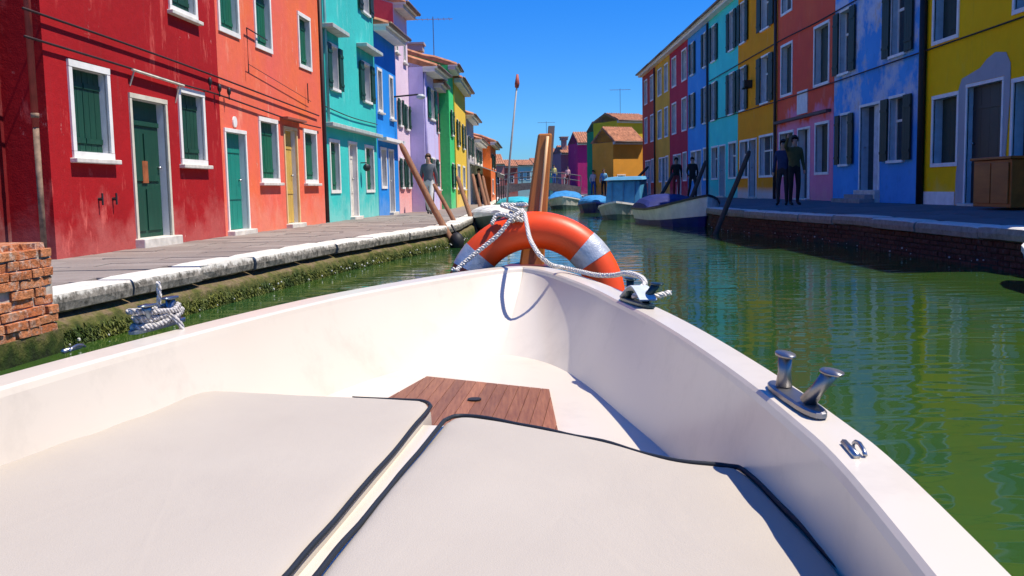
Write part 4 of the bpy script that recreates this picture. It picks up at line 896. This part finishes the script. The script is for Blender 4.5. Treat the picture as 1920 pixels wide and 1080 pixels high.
# ------------------------------------------------------------------ moored boats
def moored(name, label, loc, head, L, beam, zb, zs, cols, cover=None, extra=None):
    """head: bow direction angle (radians, from +Y clockwise). zb bow sheer, zs stern sheer; cols = lower, band, gunwale"""
    d = Vector((math.sin(head), math.cos(head), 0)); sx = Vector((math.cos(head), -math.sin(head), 0)); o = Vector((loc[0], loc[1], 0))
    T = lambda a, b, z: tuple(o+d*a+sx*b+Vector((0, 0, z)))
    root = empty(name, (loc[0], loc[1], 0), label, 'boat', 'moored boats')
    st = [(-.5, .86), (-.35, .96), (-.1, 1.0), (.12, .95), (.28, .78), (.40, .48), (.47, .2), (.5, .015)]
    sh = lambda f: zs+(zb-zs)*max(0, (f+.1)/.6)**1.8
    lv = [(-.25, .45, -.16), (.0, .80, -.10), (.22, .9, -.05), (.4, .95, -.02)]
    def ring(zf, k, rk): # outline
        Lf = [(a*L+rk*L*max(0, a-.1), -b*beam/2*k) for a, b in st]; return [T(a, b, zf(q[0])) for (a, b), q in zip(Lf, st)]+[T(a, -b, zf(q[0])) for (a, b), q in reversed(list(zip(Lf, st)))]
    lower, band, gun = cols
    mb = MB(); A = [ring(lambda f: -.25, .5, -.3), ring(lambda f: 0.0, .80, -.14), ring(lambda f: sh(f)*.42, .9, -.07)]; mb.grid(A, 0, True)
    mb.grid([A[-1], ring(lambda f: sh(f)-.05, 1.0, 0)], 1, True); mb.build('hull', [lower, band], root, smooth=False, fix=False)
    mb = MB(); mb.grid([ring(lambda f: sh(f)-.05, 1.0, 0), ring(lambda f: sh(f)-.05, 1.04, .01), ring(lambda f: sh(f)+.01, 1.04, .01), ring(lambda f: sh(f)+.01, .90, -.01), ring(lambda f: sh(f)-.05, .90, -.01)], 0, True); mb.build('gunwale', gun, root, fix=False)
    mb = MB(); rg = ring(lambda f: sh(f)-.12, .93, -.01); n = len(rg); mb.f = []; mb.grid([[rg[i], rg[n-1-i]] for i in range(n//2)]); mb.build('deck', band, root, fix=False)
    if cover:
        m, f0, f1, hh = cover; rows = []; K = 9
        for i in range(K+1):
            f = f0+(f1-f0)*i/K; w = next((q0[1]+(q1[1]-q0[1])*(f-q0[0])/(q1[0]-q0[0]) for q0, q1 in zip(st[:-1], st[1:]) if q0[0] <= f <= q1[0]), .5)*beam/2*1.03
            e = math.sin(math.pi*min(1, max(0, (i+.25)/(K+.5))))**.45*hh
            rows.append([T(f*L, w*math.cos(math.pi*(1-j/10)), sh(f)-.03+e*math.sin(math.pi*j/10)**.7*(1+.10*noise.noise((i*.9, j*.8, L)))) for j in range(11)])
        mb = MB(); mb.grid(rows); mb.f.append(tuple(range(11))); mb.m.append(0); mb.f.append(tuple(range(K*11, K*11+11))); mb.m.append(0); mb.build('tarpaulin', m, root, smooth=False, fix=False)
    if extra: extra(root, T, sh)
    return root
HW = plain('hull_white', (.74, .72, .68), .4, .15, 4); HB = plain('hull_navy', (.012, .02, .14), .35, .2, 4); HT = plain('hull_dark_trim', (.02, .03, .035), .5); HG = plain('hull_green_grey', (.10, .16, .15), .5, .2)
TB = plain('tarp_navy', (.012, .018, .12), .7, .25, 5, .4, 9); TC = plain('tarp_sky_blue', (.03, .22, .50), .7, .2, 5, .4, 9); TGR = plain('tarp_pale_grey', (.62, .60, .57), .8, .15, 5, .5, 7); TT = plain('tarp_turquoise', (.03, .38, .50), .7, .2, 5, .4, 9)
def eng(root, T, sh):
    mb = MB(); mb.tube([T(.3, 0, .5), T(.35, .2, .68)], .06, 6); mb.tube([T(.6, .1, .5), T(.55, -.2, .62)], .05, 6); mb.build('gear', BLACK, root)
moored('white_blue_boat', 'white and navy wooden boat with raised bow and navy tarpaulin on the right', (4.62, 26.3), math.radians(172), 4.5, 1.7, .92, .55, (HB, HW, HT), (TB, -.5, -.05, .42), eng)
def cabin(root, T, sh):
    mb = MB()
    A = [T(-1.4, -.62, .38), T(.9, -.62, .38), T(.9, .62, .38), T(-1.4, .62, .38), T(-1.3, -.56, 1.42), T(.7, -.56, 1.36), T(.7, .56, 1.36), T(-1.3, .56, 1.42)]; mb.hexa(A); c = mb.build('cabin', plain('cabin_blue', (.05, .24, .42), .6, .2, 4), root, bevel=.05)
    mb = MB(); mb.hexa([T(-1.5, -.66, 1.44), T(.85, -.66, 1.385), T(.85, .66, 1.385), T(-1.5, .66, 1.44), T(-1.4, -.55, 1.53), T(.75, -.55, 1.48), T(.75, .55, 1.48), T(-1.4, .55, 1.53)]); mb.build('roof', plain('cabin_roof', (.08, .28, .45), .6), c)
    for b in (-.38, 0, .38):
        mb = MB(); mb.hexa([T(.84, b-.02, .5), T(.9, b-.02, .5), T(.9, b+.02, .5), T(.84, b+.02, .5), T(.72, b-.02, 1.34), T(.78, b-.02, 1.34), T(.78, b+.02, 1.34), T(.72, b+.02, 1.34)]); mb.build('rib', plain('cabin_rib', (.04, .16, .3), .6), c)
moored('cabin_boat', 'blue cabin boat moored behind the white and navy one', (4.0, 33.2), math.radians(194), 5.4, 1.8, .70, .42, (HG, plain('hull_pale', (.42, .44, .42), .5, .2), HW), None, cabin)
moored('blue_tarp_boat', 'small boat under a rounded bright blue tarpaulin', (3.7, 42), math.radians(184), 4.2, 1.5, .55, .4, (HB, HB, HB), (TC, -.48, .46, .45))
moored('white_speed_boat', 'white boat with blue canopy in mid canal before the bridge', (2.9, 51), math.radians(186), 5.0, 1.8, .75, .5, (HG, HW, HW), (TC, -.45, .2, .55))
moored('grey_cover_boat', 'boat under a pale grey cover tied to the left poles', (-.42, 25.0), math.radians(178), 4.2, 1.3, .6, .45, (HT, HG, HW), (TGR, -.48, .47, .33))
moored('turquoise_tarp_boat', 'boat under a turquoise tarpaulin further along the left quay', (.25, 40), math.radians(176), 4.6, 1.6, .6, .45, (HW, HW, HW), (TT, -.48, .46, .42))
moored('light_blue_boat', 'light blue boat tip peeking in at the right edge', (5.36, 8.35), math.radians(1), 3.2, 1.0, .50, .42, (TC, TC, HW), (TC, -.4, .4, .12))
mb = MB(); mb.tube([(-.116, 23.5, .3), (.0, 23.5, 1.8), (.215, 23.5, 3.62)], [.03, .026, .02], 7); rod = mb.build('signal_staff', plain('staff_grey', (.32, .32, .33), .5), smooth=True); tag(rod, 'thin grey staff with a red tip rising beside the bow post', 'staff')
mb = MB(); mb.tube([(.21, 23.5, 3.58), (.222, 23.5, 3.68), (.232, 23.5, 3.90)], [.045, .06, .025], 8); mb.build('tip', plain('staff_red', (.4, .08, .05), .6), rod, smooth=True)
mb = MB(); mb.ball((-1.0, 17.7, .2), .14, 10, 8, 0, (1, 1, 1.3)); mb.tube([(-1.0, 17.7, .35), (-1.1, 17.8, .52)], .02, 6); tag(mb.build('fender', BLACK, smooth=True), 'black rubber fender at the foot of the nearest pole', 'fender')

# ------------------------------------------------------------------ people
SKIN = plain('skin', (.48, .27, .19), .6, .08)
def person(label, loc, facing, H, shirt, trousers, hair, pose='stand', short=False, extra=None):
    k = H/1.75
    J = dict(pel=(0, 0, .95), waist=(0, 0, 1.08), chest=(0, .01, 1.30), neck=(0, 0, 1.47), head0=(0, .01, 1.56), head1=(0, .015, 1.68),
             hl=(-.09, 0, .90), kl=(-.10, .03, .50), al=(-.10, -.02, .09), tl=(-.11, .13, .035), hr=(.09, 0, .90), kr=(.11, .05, .50), ar=(.11, .02, .09), tr=(.12, .17, .035),
             sl=(-.17, 0, 1.40), el=(-.23, -.02, 1.12), wl=(-.24, .06, .88), fl=(-.235, .09, .78), sr=(.17, 0, 1.40), er=(.23, -.02, 1.12), wr=(.24, .06, .88), fr=(.235, .09, .78))
    if pose == 'photo': J.update(er=(.25, .16, 1.22), wr=(.12, .34, 1.46), fr=(.09, .38, 1.53), el=(-.24, .16, 1.20), wl=(-.12, .34, 1.44), fl=(-.08, .38, 1.51))
    if pose == 'point': J.update(er=(.30, .12, 1.46), wr=(.30, .25, 1.68), fr=(.30, .28, 1.77))
    if pose == 'walk': J.update(kl=(-.10, .18, .52), al=(-.10, .16, .10), tl=(-.11, .30, .05), kr=(.10, -.05, .50), ar=(.10, -.30, .14), tr=(.10, -.19, .04), wl=(-.22, -.12, .90), fl=(-.21, -.14, .80), wr=(.22, .2, .92), fr=(.21, .25, .84))
    rad = dict(pel=(.15, .11), waist=(.135, .10), chest=(.17, .115), neck=(.055, .055), head0=(.07, .085), head1=(.078, .092), hl=(.085, .09), kl=(.06, .065), al=(.042, .045), tl=(.04, .032), sl=(.065, .065), el=(.045, .045), wl=(.032, .03), fl=(.038, .022))
    for q in 'hkatsewf':
        rad[q+'r'] = rad[q+'l']
    E = [('pel', 'waist'), ('waist', 'chest'), ('chest', 'neck'), ('neck', 'head0'), ('head0', 'head1'), ('pel', 'hl'), ('hl', 'kl'), ('kl', 'al'), ('al', 'tl'), ('pel', 'hr'), ('hr', 'kr'), ('kr', 'ar'), ('ar', 'tr'),
         ('chest', 'sl'), ('sl', 'el'), ('el', 'wl'), ('wl', 'fl'), ('chest', 'sr'), ('sr', 'er'), ('er', 'wr'), ('wr', 'fr')]
    nm = list(J); me = bpy.data.meshes.new('person_skel'); me.from_pydata([tuple(c*k for c in J[n]) for n in nm], [(nm.index(a), nm.index(b)) for a, b in E], [])
    ob = bpy.data.objects.new('person_skel', me); COL.objects.link(ob); md = ob.modifiers.new('skin', 'SKIN'); md.use_smooth_shade = True; sv = me.skin_vertices[0].data
    for i, n in enumerate(nm): sv[i].radius = (rad[n][0]*k, rad[n][1]*k); sv[i].use_root = (n == 'pel')
    ss = ob.modifiers.new('sub', 'SUBSURF'); ss.levels = 1; ss.render_levels = 1
    dg = bpy.context.evaluated_depsgraph_get(); m2 = bpy.data.meshes.new_from_object(ob.evaluated_get(dg)); bpy.data.objects.remove(ob)
    m2.name = 'person'; m2.materials.clear()
    for q in (shirt, trousers, SKIN, BLACK): m2.materials.append(q)
    def near(p):
        best = None
        for a, b in E:
            A, Bq = Vector(J[a])*k, Vector(J[b])*k; ab = Bq-A; f = max(0, min(1, (p-A).dot(ab)/ab.length_squared)); d = (p-A-ab*f).length
            if best is None or d < best[0]: best = (d, a, b, f)
        return best
    for pg in m2.polygons:
        _, a, b, f = near(pg.center); z = pg.center.z/k
        if a in ('neck', 'head0'): mi = 2
        elif a in ('al', 'ar'): mi = 3
        elif a in ('hl', 'hr'): mi = 1
        elif a in ('kl', 'kr'): mi = 2 if short else 1
        elif a == 'pel': mi = 1 if z < 1.0 else 0
        elif a in ('wl', 'wr'): mi = 2
        elif a in ('el', 'er'): mi = 2 if short else 0
        else: mi = 0
        pg.material_index = mi; pg.use_smooth = True
    o = bpy.data.objects.new('person', m2); COL.objects.link(o); o.location = loc; o.rotation_euler = (0, 0, facing); tag(o, label, 'person', 'people on the quays')
    mb = MB(); mb.ball((0, -.012*k, 1.655*k), .108*k, 12, 8, 0, (.86, 1.0, 1.05)); hm_ = [f for f in range(len(mb.f))]
    keep = [i for i, f in enumerate(mb.f) if not (sum(mb.v[j][1] for j in f)/4 > .03*k and sum(mb.v[j][2] for j in f)/4 < 1.70*k) and sum(mb.v[j][2] for j in f)/4 > 1.57*k]
    mb.f = [mb.f[i] for i in keep]; mb.m = [0]*len(keep); me3 = mb.mesh('hair', hair, (0, 0, 0), True, False); ho_ = bpy.data.objects.new('hair', me3); COL.objects.link(ho_); ho_.parent = o
    mb = MB(); mb.ball((0, .105*k, 1.635*k), .016*k, 6, 4, 0, (.8, 1.2, 1.3)); f3 = bpy.data.objects.new('nose', mb.mesh('nose', SKIN, (0, 0, 0), True, False)); COL.objects.link(f3); f3.parent = o
    for sgn in (-1, 1):
        mb = MB(); mb.ball((sgn*.032*k, .094*k, 1.66*k), .011*k, 6, 4); e3 = bpy.data.objects.new('eye', mb.mesh('eye', BLACK, (0, 0, 0), True, False)); COL.objects.link(e3); e3.parent = o
    return o
HD = plain('dark_hair', (.025, .018, .014), .7); HBW = plain('brown_hair', (.09, .045, .02), .7)
c1 = lambda n, c: plain('cloth_'+n, c, .85, .15, 12)
person('person in navy top standing close beside another on the right quay', (6.70, 23.7, .615), R(150), 1.62, c1('navy', (.02, .035, .10)), c1('dark', (.03, .025, .03)), HD)
person('person in olive top raising a phone on the right quay', (6.92, 23.5, .615), R(-170), 1.70, c1('olive', (.10, .09, .03)), c1('black', (.015, .013, .015)), HD, 'point')
person('person in black jacket and red trousers walking by the crimson house', (7.15, 41.5, .62), R(170), 1.75, c1('black', (.015, .013, .015)), c1('maroon', (.22, .03, .04)), HD, 'walk')
person('person in dark coat walking beside the red-trousered walker', (7.6, 40.2, .62), R(185), 1.72, c1('coal', (.02, .022, .025)), c1('dark', (.03, .025, .03)), HBW, 'walk')
person('person in grey shirt and pale trousers on the left quay by the lilac house', (-2.2, 26.2, .495), R(170), 1.66, c1('grey', (.12, .13, .15)), c1('white', (.62, .60, .58)), HBW, 'walk')
person('person in red top further along the left quay', (-2.55, 30.5, .495), R(200), 1.65, c1('red', (.5, .05, .04)), c1('dark', (.03, .025, .03)), HD)
person('person in white shirt far along the right quay', (5.7, 66, .62), R(180), 1.72, c1('white', (.62, .60, .58)), c1('blue', (.04, .12, .35)), HD, 'walk')
person('person in blue shirt far along the right quay', (6.2, 63.8, .62), R(170), 1.75, c1('skyblue', (.15, .4, .6)), c1('dark', (.03, .025, .03)), HBW)
person('person in yellow top on the footbridge', (3.9, 85.1, 1.52), R(180), 1.7, c1('yellow', (.7, .6, .2)), c1('blue', (.04, .12, .35)), HD)
person('person in crimson top on the footbridge', (3.0, 85.2, 1.66), R(160), 1.68, c1('red', (.5, .05, .04)), c1('dark', (.03, .025, .03)), HBW)
person('person in pale pink top at the end of the footbridge', (5.1, 85.0, 1.35), R(190), 1.7, c1('pink', (.65, .35, .35)), c1('maroon', (.22, .03, .04)), HD, 'walk')
person('person in dark clothes under the awning', (-1.5, 47, .495), R(185), 1.7, c1('coal', (.02, .022, .025)), c1('dark', (.03, .025, .03)), HD)
